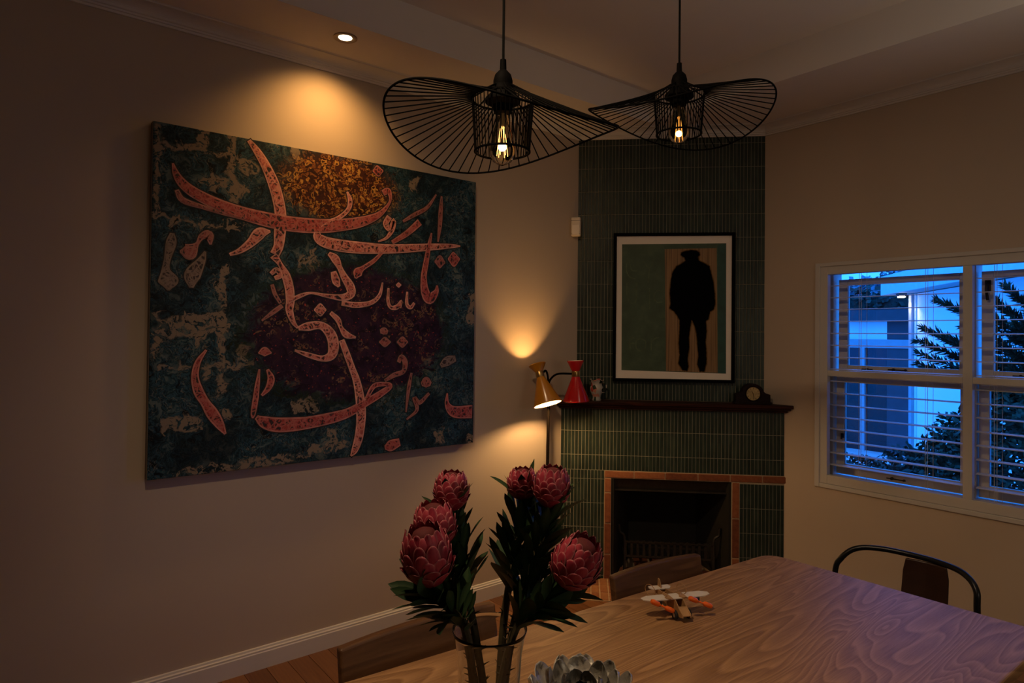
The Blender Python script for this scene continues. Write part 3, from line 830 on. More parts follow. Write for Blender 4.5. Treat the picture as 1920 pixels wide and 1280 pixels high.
t = NT('green_print'); _n = t.noise(t.coord(), 9, 5, 0.65); t.B('Base Color', t.ramp(_n, [(0.3, (0.030, 0.058, 0.034)), (0.55, (0.050, 0.092, 0.056)), (0.75, (0.085, 0.13, 0.075))])); t.B('Roughness', 0.6); m_gprint = t.m
t = NT('tan_print'); _n = t.noise(t.coord(scale=(60, 60, 1.2)), 2.0, 4, 0.6); t.B('Base Color', t.ramp(_n, [(0.3, (0.10, 0.055, 0.022)), (0.5, (0.25, 0.145, 0.062)), (0.75, (0.33, 0.20, 0.095))])); t.B('Roughness', 0.6); m_tprint = t.m
m_teal = plain('teal_print', (0.018, 0.070, 0.058), 0.6, var=0.25, scale=14)
pr = flat([AU(187, 150), AU(962, 146), AU(966, 1114), AU(190, 1100)], -0.5985).build('print', m_gprint, pf)
flat([AU(508, 188), AU(892, 182), AU(905, 1108), AU(524, 1102)], -0.5989).build('tan_panel', m_tprint, pr)
flat([AU(898, 160), AU(961, 148), AU(965, 1113), AU(908, 1110)], -0.5988).build('teal_strip', m_teal, pr)
sil = [(628, 232), (632, 216), (660, 204), (700, 197), (745, 200), (765, 215), (768, 232), (755, 248), (760, 276), (800, 292), (840, 318), (852, 370), (868, 430), (880, 520), (884, 600), (872, 640), (846, 656), (836, 712), (815, 725), (822, 800), (814, 880), (822, 960), (822, 1040), (806, 1102), (775, 1100), (756, 1050), (764, 980), (755, 900), (748, 820), (735, 765), (712, 716), (702, 770), (692, 840), (694, 930), (682, 1010), (690, 1060), (682, 1098), (648, 1094), (616, 1045), (624, 980), (616, 900), (622, 800), (622, 720), (606, 690), (582, 655), (546, 632), (556, 600), (548, 520), (555, 430), (568, 360), (596, 318), (645, 290), (664, 275), (655, 252)]
pts = [Vector(AU(*p)) for p in sil]
def resample(P, step):
    out = []
    for i in range(len(P)):
        a, b = P[i], P[(i + 1) % len(P)]
        k = max(1, int((b - a).length / step))
        out += [a.lerp(b, j / k) for j in range(k)]
    return out
pts = resample(pts, 0.008)
random.seed(5)
n = len(pts)
nr = []
for i in range(n):
    t_ = (pts[(i + 1) % n] - pts[(i - 1) % n]).normalized(); nr.append(Vector((-t_.y, t_.x)))
area = sum(pts[i].x * pts[(i + 1) % n].y - pts[(i + 1) % n].x * pts[i].y for i in range(n))
sg = -1 if area > 0 else 1
core_ = [p - nr[i] * sg * 0.003 + nr[i] * random.uniform(-.0012, .0012) for i, p in enumerate(pts)]
outr = [p + nr[i] * sg * 0.007 for i, p in enumerate(pts)]
ms = MB()
ms.add([M45 @ Vector((p.x, -0.5993, p.y)) for p in core_] + [M45 @ Vector((p.x, -0.5993, p.y)) for p in outr],
       [tuple(range(n))] + [(i, (i + 1) % n, n + (i + 1) % n, n + i) for i in range(n)])
ms.c = [0.0] * n + [1.0] * n
t = NT('figure_ink')
at = t.n('Attribute'); at.attribute_name = 'edge'
_n = t.noise(t.coord(scale=(60, 60, 1.2)), 2.0, 4, 0.6)
tanc = t.ramp(_n, [(0.3, (0.10, 0.055, 0.022)), (0.5, (0.25, 0.145, 0.062)), (0.75, (0.33, 0.20, 0.095))])
_e = t.math('ADD', at.outputs['Fac'], t.math('MULTIPLY', t.math('SUBTRACT', t.noise(t.coord(), 60, 3), 0.5), 0.5))
t.B('Base Color', t.mix(t.ramp(_e, [(0.1, 0.0), (0.95, 1.0)]), (0.0012, 0.0012, 0.0016), tanc)); t.B('Roughness', 0.8); t.B('Specular IOR Level', 0.04)
ms.build('figure', t.m, pr)
m_chalk = plain('pale_green_chalk', (0.075, 0.115, 0.065), 0.7, var=0.3, scale=30)
letters = [[(222, 290), (222, 350), (245, 395), (290, 412)], [(250, 300), (262, 345), (305, 352)], [(350, 280), (395, 330), (430, 262)], [(395, 330), (385, 440)],
           [(225, 440), (228, 540), (255, 592), (295, 575), (300, 440)], [(490, 505), (455, 500), (432, 530), (432, 560), (455, 588), (492, 585)],
           [(440, 370), (460, 385)], [(395, 480), (398, 640)], [(255, 940), (250, 880), (262, 850), (285, 862)], [(236, 900), (285, 896)], [(330, 860), (300, 880), (300, 930), (330, 955), (365, 935), (368, 880), (330, 860)],
           [(412, 860), (412, 955)], [(412, 890), (440, 860), (470, 850)]]
for L_ in letters:
    lm = MB()
    pp = smooth_path([(*AU(*q), 0) for q in L_], 4)
    vs = []; fs = []
    for i, p in enumerate(pp):
        a, b = pp[max(i - 1, 0)], pp[min(i + 1, len(pp) - 1)]
        tt = (b - a).normalized(); nn = Vector((-tt.y, tt.x))
        for s_ in (1, -1): vs.append(M45 @ Vector((p.x + nn.x * s_ * 0.0035, -0.5988, p.y + nn.y * s_ * 0.0035)))
    fs = [(2 * i, 2 * i + 1, 2 * i + 3, 2 * i + 2) for i in range(len(pp) - 1)]
    lm.add(vs, fs).build('lettering', m_chalk, pr)

# ------------------------------------------------------------------ recessed downlight above the painting
m_ring = plain('bronze_ring', (0.26, 0.19, 0.13), 0.5, var=0.1)
dl = thing('downlight', (0.275, -2.535, SZ), 0, 'lit recessed ceiling downlight above the calligraphy painting', 'light')
MB().lathe([(0.052, 0.001), (0.052, -0.003), (0.047, -0.005), (0.033, -0.003), (0.029, 0.0), (0.052, 0.001)], 32, Matrix.Translation((0.275, -2.535, SZ))).build('trim_ring', m_ring, dl, smooth=True)
MB().lathe([(0.0001, -0.0020), (0.029, -0.0020), (0.029, -0.0005), (0.0001, -0.0005)], 24, Matrix.Translation((0.275, -2.535, SZ))).build('lens', m_lens, dl, smooth=True)
lamp('downlight_lamp', 'SPOT', (0.262, -2.535, 2.805), 24.0, (1.0, 0.50, 0.14), 0.030, dl, (-0.36, 0.01, -1.0), 124, 1.0)

# ------------------------------------------------------------------ two wire pendant lamps
m_cord = plain('black_cord', (0.0018, 0.0018, 0.0018), 0.9, spec=0.1)
def pendant(hub, R0, zf, a0, label, lit, ztop, cage_h, nsp=60):
    H = Vector(hub)
    p = thing('pendant_lamp', (H.x, H.y, H.z - cage_h), 0, label, 'pendant lamp', 'wire pendant lamps over the table')
    M_ = Matrix.Translation(H)
    MB().tube([(H.x, H.y, H.z + 0.095), (H.x, H.y, TZ - 0.004)], 0.0032, 8).build('cord', m_cord, p, smooth=True)
    MB().lathe([(0.0001, -0.001), (0.045, -0.001), (0.045, -0.02), (0.004, -0.028), (0.0001, -0.028)], 24, Matrix.Translation((H.x, H.y, TZ))).build('ceiling_rose', m_black, p, smooth=True)
    sock = MB().lathe([(0.0001, 0.098), (0.0075, 0.098), (0.0085, 0.072), (0.011, 0.070), (0.020, 0.060), (0.024, 0.045), (0.024, 0.034), (0.028, 0.032), (0.030, 0.014), (0.044, 0.000), (0.044, -0.008), (0.026, -0.016), (0.022, -0.034), (0.0001, -0.034)], 24, M_)
    sock.build('socket', m_black, p, smooth=True)
    rt, rb = 0.0765, 0.0675
    ct, cbz = 0.0, -cage_h
    fr = MB()
    ring = lambda r, z, q=48: [(H.x + r * math.cos(2 * PI * k / q), H.y + r * math.sin(2 * PI * k / q), H.z + z) for k in range(q)]
    fr.tube(ring(rt, ct), 0.0030, 6, True).tube(ring(rb, cbz), 0.0030, 6, True)
    fr.build('cage_ring', m_black, p, smooth=True)
    wires = MB()
    for k in range(44):
        a = 2 * PI * k / 44
        wires.tube([(H.x + rt * math.cos(a), H.y + rt * math.sin(a), H.z + ct), (H.x + rb * math.cos(a), H.y + rb * math.sin(a), H.z + cbz)], 0.0014, 5)
    wires.build('cage_wires', m_black, p, smooth=True)
    spk = MB()
    for k in range(8):
        a = 2 * PI * (k + 0.3) / 8
        spk.tube([(H.x + 0.022 * math.cos(a), H.y + 0.022 * math.sin(a), H.z + 0.034), (H.x + rt * math.cos(a), H.y + rt * math.sin(a), H.z + ct)], 0.0022, 6)
    spk.build('top_spokes', m_black, p, smooth=True)
    dx, dy = a0
    def rim(a): return Vector((H.x + dx + R0 * math.cos(a), H.y + dy + R0 * math.sin(a), H.z + zf(a)))
    MB().tube([rim(2 * PI * k / 120) for k in range(120)], 0.0027, 8, True).build('brim_ring', m_black, p, smooth=True)
    for k in range(nsp):
        a = 2 * PI * k / nsp
        b = a + 0.10
        wm = MB().tube([(H.x + rt * math.cos(a), H.y + rt * math.sin(a), H.z + ct), rim(b)], 0.0017, 5)
        wm.build('brim_wire', m_black, p, smooth=True)
    MB_ = Matrix.Translation(H + Vector((0, 0, 0 if lit else 0.014)))
    bulb = MB().lathe([(0.013, -0.030), (0.014, -0.045), (0.020, -0.070), (0.0265, -0.095), (0.0310, -0.118), (0.0318, -0.128), (0.0295, -0.142), (0.023, -0.154), (0.012, -0.161), (0.004, -0.164), (0.0001, -0.1655)], 24, MB_)
    bulb.build('bulb', m_bulb, p, smooth=True)
    fm = MB()
    fm.cyl((H.x, H.y, H.z - 0.035), (H.x, H.y, H.z - 0.075), 0.004, 0.0025, 8)
    fm.build('bulb_stem', m_whitein, p, smooth=True)
    fl = MB()
    for k in range(6):
        a = 2 * PI * k / 6; c, s_ = math.cos(a), math.sin(a)
        fl.tube([(H.x + 0.004 * c, H.y + 0.004 * s_, H.z - 0.07), (H.x + 0.012 * c, H.y + 0.012 * s_, H.z - 0.140)], 0.0005, 5)
    fl.build('filament', m_fil if lit else m_fil_dim, p)
    lamp('pendant_bulb_light', 'POINT', (H.x, H.y, H.z - 0.12), 0.30 if lit else 0.05, AMBER, 0.009, p)
    return p
def z1(a): return -0.079 - 0.0018 * math.cos(a) - 0.0100 * math.sin(a) - 0.0383 * math.cos(2 * a) + 0.0101 * math.sin(2 * a)
def z2(a): return -0.0584 - 0.0078 * math.cos(a) + 0.0021 * math.sin(a) + 0.035 * math.cos(2 * a) + 0.0228 * math.sin(2 * a)
pendant((1.718, -2.759, 2.083), 0.2852, z1, (0.0, -0.004), 'black wire pendant lamp nearer the painting, with the brighter filament', True, TZ, 0.130)
pendant((1.742, -2.091, 2.248), 0.2795, z2, (-0.009, 0.013), 'black wire pendant lamp hanging before the green chimney breast', False, TZ, 0.122)

# ------------------------------------------------------------------ two-headed floor lamp
LB = Vector((0.122, -1.177, 0))
m_matt = plain('matt_black_steel', (0.0032, 0.0022, 0.0016), 0.9, var=0.2, spec=0.04)
fl_ = thing('floor_lamp', LB, 0, 'two-headed floor lamp with mustard and red double-cone shades beside fireplace', 'lamp')
MB().lathe([(0.0001, 0.0), (0.110, 0.0), (0.113, 0.006), (0.106, 0.014), (0.03, 0.020), (0.012, 0.028), (0.0001, 0.028)], 40, Matrix.Translation(LB)).build('base', m_blackgloss, fl_, smooth=True)
J = LB + Vector((0.006, 0.008, 1.205))
MB().tube([LB + Vector((0, 0, 0.02)), J], 0.0095, 12).build('pole', m_matt, fl_, smooth=True)
right = Vector((0.624, 0.781, 0)); toward = Vector((0.781, -0.624, 0))
YW = LB + right * (-0.048) + toward * 0.075 + Vector((0, 0, 1.277))
RW = LB + right * 0.166 + toward * 0.01 + Vector((0, 0, 1.279))
arm = MB()
arm.tube(smooth_path([J - Vector((0, 0, 0.02)), J + Vector((0, 0, 0.02)), J + right * 0.022 + Vector((0, 0, 0.055)), J + right * 0.06 + Vector((0, 0, 0.073)), RW - right * 0.018], 6), 0.0062, 10)
arm.build('arm', m_black, fl_, smooth=True)
arm = MB()
arm.tube(smooth_path([J - Vector((0, 0, 0.02)), J + Vector((0, 0, 0.03)) - right * 0.004, J + Vector((0, 0, 0.075)) - right * 0.012 + toward * 0.008, J + Vector((0, 0, 0.092)) - right * 0.024 + toward * 0.03, YW + right * 0.018 + toward * -0.01 + Vector((0, 0, 0.008))], 6), 0.0062, 10)
arm.build('arm', m_black, fl_, smooth=True)
def shade(W, axis, mat, nm, rt, rb, lt, lb):
    m = basis(W, axis)
    o = MB().lathe([(rt, lt), (rt * 1.02, lt - 0.004), (0.022, 0.016), (0.0215, 0.0), (0.0225, -0.016), (rb * 1.01, -lb + 0.004), (rb, -lb)], 40, m)
    so = o.build(nm, mat, fl_, smooth=True)
    so.modifiers.new('thick', 'SOLIDIFY').thickness = 0.0012
    MB().lathe([(rt - 0.004, lt - 0.001), (0.0175, 0.014), (0.017, -0.014), (rb - 0.004, -lb + 0.001)], 40, m).build('shade_lining', m_whitein, so, smooth=True)
    MB().lathe([(0.0235, 0.016), (0.0245, 0.012), (0.0245, -0.012), (0.0235, -0.016), (0.021, -0.016), (0.021, 0.016)], 32, m, True).build('collar', m_brass if nm != 'x' else m_brass, so, smooth=True)
    dots = MB()
    for k in range(26):
        a = 2 * PI * k / 26
        for rr, zz in ((rt * 0.90, lt - (lt - 0.016) * 0.16), (rb * 0.955, -lb + (lb - 0.016) * 0.055)):
            c = m @ Vector((rr * math.cos(a) * 1.012, rr * math.sin(a) * 1.012, zz))
            dots.sphere(c, 0.0022, 6, 4)
    dots.build('vent_holes', m_dots[nm], so, kind='stuff')
    return so, m
m_dots = {'mustard_shade': plain('hole_light_yellow', (0.8, 0.6, 0.25), 0.6), 'red_shade': plain('pink_holes', (0.55, 0.12, 0.10), 0.6)}  # mustard dots: light leaking through the holes, put in as pale colour
ya = (Vector((0, 0, 1)) - right * 0.27 - toward * 0.27).normalized()
so, m = shade(YW, ya, m_yellow, 'mustard_shade', 0.050, 0.082, 0.062, 0.180)
MB().sphere(m @ Vector((0, 0, -0.095)), 0.024, 16, 10).build('bulb', m_lampbulb, so, smooth=True)
lamp('floor_lamp_down_light', 'POINT', m @ Vector((0, 0, -0.150)), 13.0, (1.0, 0.56, 0.21), 0.014, fl_)
lamp('floor_lamp_up_light', 'POINT', m @ Vector((0, 0, -0.008)), 10.0, (1.0, 0.50, 0.15), 0.013, fl_)
so2, m2 = shade(RW, Vector((0, 0, 1)) - right * 0.03, m_red, 'red_shade', 0.049, 0.078, 0.078, 0.162)
MB().sphere(m2 @ Vector((0, 0, -0.085)), 0.022, 16, 10).build('bulb', m_whitein, so2, smooth=True)

# ------------------------------------------------------------------ motion sensor in the corner beside the chimney breast
ps = thing('motion_sensor', (0.018, -0.846, 2.130), 0, 'small white motion sensor high on the wall at the chimney corner', 'sensor')
m_plastic = plain('white_plastic', (0.74, 0.66, 0.56), 0.5, var=0.02)
sm_ = basis((0.016, -0.846, 2.192), (0, 0, 1), (0.78, 0.62, 0))
MB().box(-0.030, 0.030, -0.045, -0.004, -0.060, 0.060, sm_).build('housing', m_plastic, ps, bevel=0.008, seg=3)
MB().box(-0.022, 0.022, -0.047, -0.044, -0.048, 0.010, sm_).build('lens', m_mat, ps, bevel=0.001)
MB().box(-0.029, 0.029, -0.0455, -0.043, 0.036, 0.0375, sm_).box(-0.029, 0.029, -0.0455, -0.043, -0.0475, -0.046, sm_).build('seam', m_iron, ps)

# ------------------------------------------------------------------ mantel clock
ck = thing('mantel_clock', M45 @ Vector((0.487, -0.655, 1.1005)), A45, 'dark wooden mantel clock with round brass dial at right of shelf', 'clock')
prof_ = [(-0.102, 0.0), (0.102, 0.0), (0.102, 0.052), (0.094, 0.056), (0.080, 0.058)] + [(0.066 * math.cos(a) , 0.056 + 0.062 * math.sin(a)) for a in [R(12) + i * R(156) / 14 for i in range(15)]] + [(-0.080, 0.058), (-0.094, 0.056), (-0.102, 0.052)]
mck = M45 @ Matrix.Translation((0.487, -0.625, 1.106)) @ Matrix.Rotation(R(90), 4, 'X')
MB().prism(prof_, 0.0, 0.055, mck).build('case', m_clock, ck, bevel=0.002)
bx = MB().box(-0.110, 0.110, -0.064, 0.006, -0.006, 0.008)
mb_ = M45 @ Matrix.Translation((0.487, -0.625, 1.106))
bx.v = [mb_ @ p for p in bx.v]
bx.build('plinth', m_clock, ck, bevel=0.002)
md = M45 @ Matrix.Translation((0.487, -0.681, 1.164)) @ Matrix.Rotation(R(90), 4, 'X')
m_dial = plain('brass_dial', (0.42, 0.29, 0.12), 0.42, 0.5, var=0.25, scale=60)
di = MB().lathe([(0.0001, 0.0015), (0.041, 0.0015), (0.041, 0.0), (0.0001, 0.0)], 32, md).build('dial', m_dial, ck)
MB().lathe([(0.040, 0.0), (0.040, 0.004), (0.044, 0.006), (0.047, 0.003), (0.047, 0.0)], 40, md).build('bezel', m_clock, ck, smooth=True)
hands = MB()
for k in range(12):
    a = 2 * PI * k / 12
    hands.box(-0.001, 0.001, 0.029, 0.037, 0.0016, 0.0022, md @ Matrix.Rotation(a, 4, 'Z'))
hands.box(-0.0011, 0.0011, -0.004, 0.020, 0.0024, 0.0030, md @ Matrix.Rotation(R(28), 4, 'Z')).box(-0.0008, 0.0008, -0.005, 0.031, 0.0032, 0.0038, md @ Matrix.Rotation(R(-172), 4, 'Z'))
hands.build('hands_and_markers', m_black, di)
MB().sphere(md @ Vector((0, 0, 0.004)), 0.003, 10, 6).build('hand_boss', m_brass, di, smooth=True)

# ------------------------------------------------------------------ small painted jug behind the red shade
jg = thing('painted_jug', M45 @ Vector((-0.452, -0.650, 1.1005)), A45, 'small hand-painted ceramic jug on the mantel behind the red lampshade', 'jug')
t = NT('painted_ceramic')
vo = t.n('TexVoronoi', Vector=t.coord(), Scale=42.0)
rr_ = t.n('SeparateColor', Color=vo.outputs[1])
t.B('Base Color', t.ramp(rr_.outputs[0], [(0.0, (0.42, 0.40, 0.38)), (0.30, (0.025, 0.045, 0.03)), (0.50, (0.40, 0.06, 0.05)), (0.64, (0.50, 0.22, 0.17)), (0.76, (0.015, 0.016, 0.02)), (0.88, (0.45, 0.42, 0.38))], 'CONSTANT'))
t.B('Roughness', 0.25); m_jug = t.m
mj = M45 @ Matrix.Translation((-0.452, -0.650, 1.1005))
jb = MB().lathe([(0.0001, 0.0), (0.026, 0.0), (0.028, 0.006), (0.024, 0.016), (0.030, 0.036), (0.041, 0.062), (0.042, 0.078), (0.034, 0.096), (0.033, 0.108), (0.042, 0.126), (0.044, 0.128), (0.040, 0.126), (0.030, 0.106), (0.038, 0.076), (0.02, 0.02), (0.0001, 0.012)], 28, mj)
for i, p in enumerate(jb.v):
    q = mj.inverted() @ p
    if q.z > 0.11: q.z += 0.006 * math.cos(5 * math.atan2(q.y, q.x)); jb.v[i] = mj @ q
jb.build('body', m_jug, jg, smooth=True)
MB().tube(smooth_path([mj @ Vector((0.034, -0.01, 0.112)), mj @ Vector((0.054, -0.014, 0.108)), mj @ Vector((0.060, -0.014, 0.085)), mj @ Vector((0.052, -0.012, 0.058)), mj @ Vector((0.035, -0.008, 0.050))], 5), 0.0042, 8).build('handle', m_jug, jg, smooth=True)
# ------------------------------------------------------------------ dining table
TZP = 0.75
tb = thing('dining_table', (2.10, -2.50, 0), 0, 'long oak dining table with rounded corners and strong grain', 'table')
def rounded(poly, r, seg=5):
    out = []
    n = len(poly)
    for i in range(n):
        p = Vector(poly[i]); a = Vector(poly[i - 1]); b = Vector(poly[(i + 1) % n])
        d0 = (a - p).normalized(); d1 = (b - p).normalized()
        p0 = p + d0 * r; p1 = p + d1 * r
        for k in range(seg + 1):
            t_ = k / seg
            q = (1 - t_) ** 2 * p0 + 2 * t_ * (1 - t_) * p + t_ ** 2 * p1
            out.append((q.x, q.y))
    return out
poly = rounded([(1.640, -3.40), (2.512, -3.40), (2.545, -1.598), (1.768, -1.602)], 0.065, 6)
MB().prism(poly, TZP - 0.028, TZP).build('tabletop', m_table, tb, bevel=0.006, seg=3)
ap = MB().box(1.80, 2.45, -1.735, -1.715, 0.645, 0.722).box(1.76, 2.44, -3.29, -3.27, 0.645, 0.722)
ap.prism([(1.80, -1.73), (1.82, -1.73), (1.755, -3.28), (1.735, -3.28)], 0.645, 0.722).box(2.44, 2.46, -3.28, -1.72, 0.645, 0.722)
ap.build('apron', m_tleg, tb, bevel=0.002)
for x, y, sx, sy in ((1.84, -1.72, -1, 1), (2.455, -1.715, 1, 1), (1.745, -3.27, -1, -1), (2.45, -3.27, 1, -1)):
    MB().tube([(x + 0.02 * sx, y + 0.02 * sy, 0.0), (x, y, 0.722)], [0.016, 0.030], 14).build('leg', m_tleg, tb, smooth=True)

# ------------------------------------------------------------------ two low-backed walnut chairs tucked under the table
def make_chair(loc, rot, w, label):
    c = thing('dining_chair', loc, rot, label, 'chair', 'walnut chairs along the table')
    m = WM[c.name]
    def B(mb, name, bevel=0.0, smooth=False):
        mb.v = [m @ p for p in mb.v]
        return mb.build(name, m_chair, c, bevel=bevel, smooth=smooth, seg=3)
    h = w / 2
    N = 14
    vs = []; fs = []
    for i in range(N + 1):
        t_ = -1 + 2 * i / N
        y = t_ * h
        x = 0.012 * t_ * t_ - 0.012
        zt = 0.784 + 0.005 * (1 - t_ * t_); zb = 0.618
        th = 0.0125
        lean = 0.030
        vs += [(x - th - lean * 0, y, zt), (x + th, y, zt), (x + th + lean, y, zb), (x - th + lean, y, zb)]
    for i in range(N):
        a = 4 * i; b = a + 4
        for k in range(4): fs.append((a + k, a + (k + 1) % 4, b + (k + 1) % 4, b + k))
    fs += [(3, 2, 1, 0), (4 * N, 4 * N + 1, 4 * N + 2, 4 * N + 3)]
    B(MB().add(vs, fs), 'backrest', 0.006)
    st = MB()
    sp = rounded([(0.045, -h + 0.01), (0.045, h - 0.01), (0.45, h + 0.01), (0.45, -h - 0.01)], 0.05, 4)
    st.prism(sp, 0.432, 0.455)
    B(st, 'seat', 0.006)
    for s_ in (-1, 1):
        B(MB().tube(smooth_path([(-0.03, s_ * (h - 0.03), 0.0), (0.05, s_ * (h - 0.035), 0.43), (0.045, s_ * (h - 0.045), 0.60), (0.020, s_ * (h - 0.05), 0.70)], 4), [0.012, 0.013, 0.015, 0.017, 0.018, 0.018, 0.018, 0.017, 0.016, 0.015, 0.013, 0.012, 0.010], 10), 'leg', 0, True)
        B(MB().tube([(0.44, s_ * (h - 0.02), 0.0), (0.41, s_ * (h - 0.035), 0.432)], [0.012, 0.018], 10), 'leg', 0, True)
    B(MB().box(0.05, 0.43, -h + 0.03, -h + 0.045, 0.385, 0.432).box(0.05, 0.43, h - 0.045, h - 0.03, 0.385, 0.432).box(0.045, 0.06, -h + 0.03, h - 0.03, 0.385, 0.432).box(0.42, 0.435, -h + 0.03, h - 0.03, 0.385, 0.432), 'seat_rail')
    return c
make_chair((1.667, -2.088, 0), R(-5.2), 0.386, 'walnut chair with low curved backrest tucked in before the fireplace')
make_chair((1.580, -2.889, 0), R(-1.0), 0.436, 'walnut chair with low curved backrest nearest the camera, behind the flower vase')

# ------------------------------------------------------------------ black tubular chair at the head of the table
bc = thing('metal_chair', (2.11, -1.46, 0), 0, 'black tubular metal chair with brown splat at the table end by window', 'chair')
hoop = smooth_path([(1.842, -1.33, 0.0), (1.868, -1.355, 0.40), (1.884, -1.362, 0.655), (1.900, -1.350, 0.715), (1.940, -1.325, 0.756), (2.010, -1.302, 0.770), (2.105, -1.288, 0.771), (2.195, -1.298, 0.771), (2.268, -1.330, 0.766), (2.312, -1.362, 0.735), (2.318, -1.372, 0.665), (2.325, -1.362, 0.40), (2.350, -1.335, 0.0)], 6)
MB().tube(hoop, 0.0095, 12).build('frame', m_blackgloss, bc, smooth=True)
m_splat = plain('brown_leather', (0.030, 0.011, 0.005), 0.42, var=0.2, scale=20, bump=0.1)
vs = []; fs = []
N = 8
for i in range(N + 1):
    z = 0.455 + (0.762 - 0.455) * i / N
    hw = 0.0665 + 0.006 * (1 - i / N)
    if i == N: hw -= 0.006
    y = -1.300 + -0.06 * (1 - i / N) ** 1.3
    for k in range(5):
        u_ = -1 + k / 2
        vs += [(2.156 + hw * u_, y - 0.012 * u_ * u_, z), (2.156 + hw * u_, y + 0.010 - 0.012 * u_ * u_, z)]
for i in range(N):
    for k in range(4):
        a = 10 * i + 2 * k
        fs += [(a, a + 2, a + 12, a + 10), (a + 1, a + 11, a + 13, a + 3)]
    fs += [(10 * i, 10 * i + 10, 10 * i + 11, 10 * i + 1), (10 * i + 8, 10 * i + 9, 10 * i + 19, 10 * i + 18)]
for k in range(4):
    fs += [(2 * k, 2 * k + 1, 2 * k + 3, 2 * k + 2), (10 * N + 2 * k, 10 * N + 2 * k + 2, 10 * N + 2 * k + 3, 10 * N + 2 * k + 1)]
MB().add(vs, fs).build('splat', m_splat, bc, bevel=0.003)
MB().prism(rounded([(1.90, -1.70), (2.31, -1.70), (2.29, -1.35), (1.92, -1.35)], 0.06, 5), 0.440, 0.455).build('seat', m_splat, bc, bevel=0.005)
MB().tube([(1.900, -1.36, 0.436), (2.312, -1.36, 0.436), (2.30, -1.69, 0.436), (1.912, -1.69, 0.436)], 0.008, 8, True).build('seat_frame', m_blackgloss, bc)
for x, s_ in ((1.915, -1), (2.295, 1)):
    MB().tube([(x + 0.03 * s_, -1.72, 0.0), (x, -1.685, 0.436)], 0.009, 10).build('leg', m_blackgloss, bc, smooth=True)

# ------------------------------------------------------------------ glass vase and proteas
V = Vector((2.055, -3.035, 0.75))
vz = thing('glass_vase', V, 0, 'clear glass vase holding pink proteas on the table', 'vase')
MB().lathe([(0.0001, 0.0), (0.044, 0.0), (0.0475, 0.004), (0.0490, 0.03), (0.0545, 0.14), (0.0580, 0.19), (0.0640, 0.222), (0.0668, 0.230), (0.0660, 0.2314), (0.0648, 0.230), (0.0624, 0.222), (0.0563, 0.19), (0.0528, 0.14), (0.0473, 0.03), (0.0450, 0.012), (0.0001, 0.010)], 48, Matrix.Translation(V)).build('body', m_glass, vz, smooth=True, auto=False)
MB().lathe([(0.0001, 0.0108), (0.0440, 0.0125), (0.0458, 0.03), (0.0495, 0.10), (0.0496, 0.1005), (0.0001, 0.1005)], 40, Matrix.Translation(V)).build('water', glass('water', (0.97, 0.98, 0.96), 0, 1.33), vz, smooth=True, auto=True)

random.seed(21)
t = NT('protea_bract')
at = t.n('Attribute'); at.attribute_name = 'edge'
oi = t.n('ObjectInfo')
n_ = t.noise(t.coord(scale=(3, 3, 0.6)), 3.0, 4, 0.6)
f_ = t.math('ADD', t.math('MULTIPLY', n_, 0.55), t.math('MULTIPLY', oi.outputs['Random'], 0.45))
red = t.ramp(f_, [(0.22, (0.18, 0.008, 0.024)), (0.5, (0.36, 0.022, 0.052)), (0.8, (0.52, 0.070, 0.105))])
t.B('Base Color', t.mix(t.ramp(at.outputs['Fac'], [(0.15, 0.0), (1.0, 0.85)]), red, (0.72, 0.34, 0.34)))
t.B('Roughness', 0.5); m_bract = t.m
m_core = plain('protea_core', (0.10, 0.008, 0.010), 0.8, var=0.4, scale=60)
t = NT('protea_leaf')
at = t.n('Attribute'); at.attribute_name = 'edge'
oi = t.n('ObjectInfo')
g_ = t.ramp(oi.outputs['Random'], [(0.0, (0.010, 0.028, 0.011)), (0.6, (0.020, 0.052, 0.020)), (1.0, (0.034, 0.075, 0.040))])
t.B('Base Color', t.mix(t.ramp(at.outputs['Fac'], [(0.3, 0.0), (1.0, 0.6)]), g_, (0.05, 0.085, 0.03)))
t.B('Roughness', 0.55); t.B('Specular IOR Level', 0.25); m_leaf = t.m
m_stem = plain('protea_stem', (0.060, 0.048, 0.020), 0.7, var=0.35, scale=60)

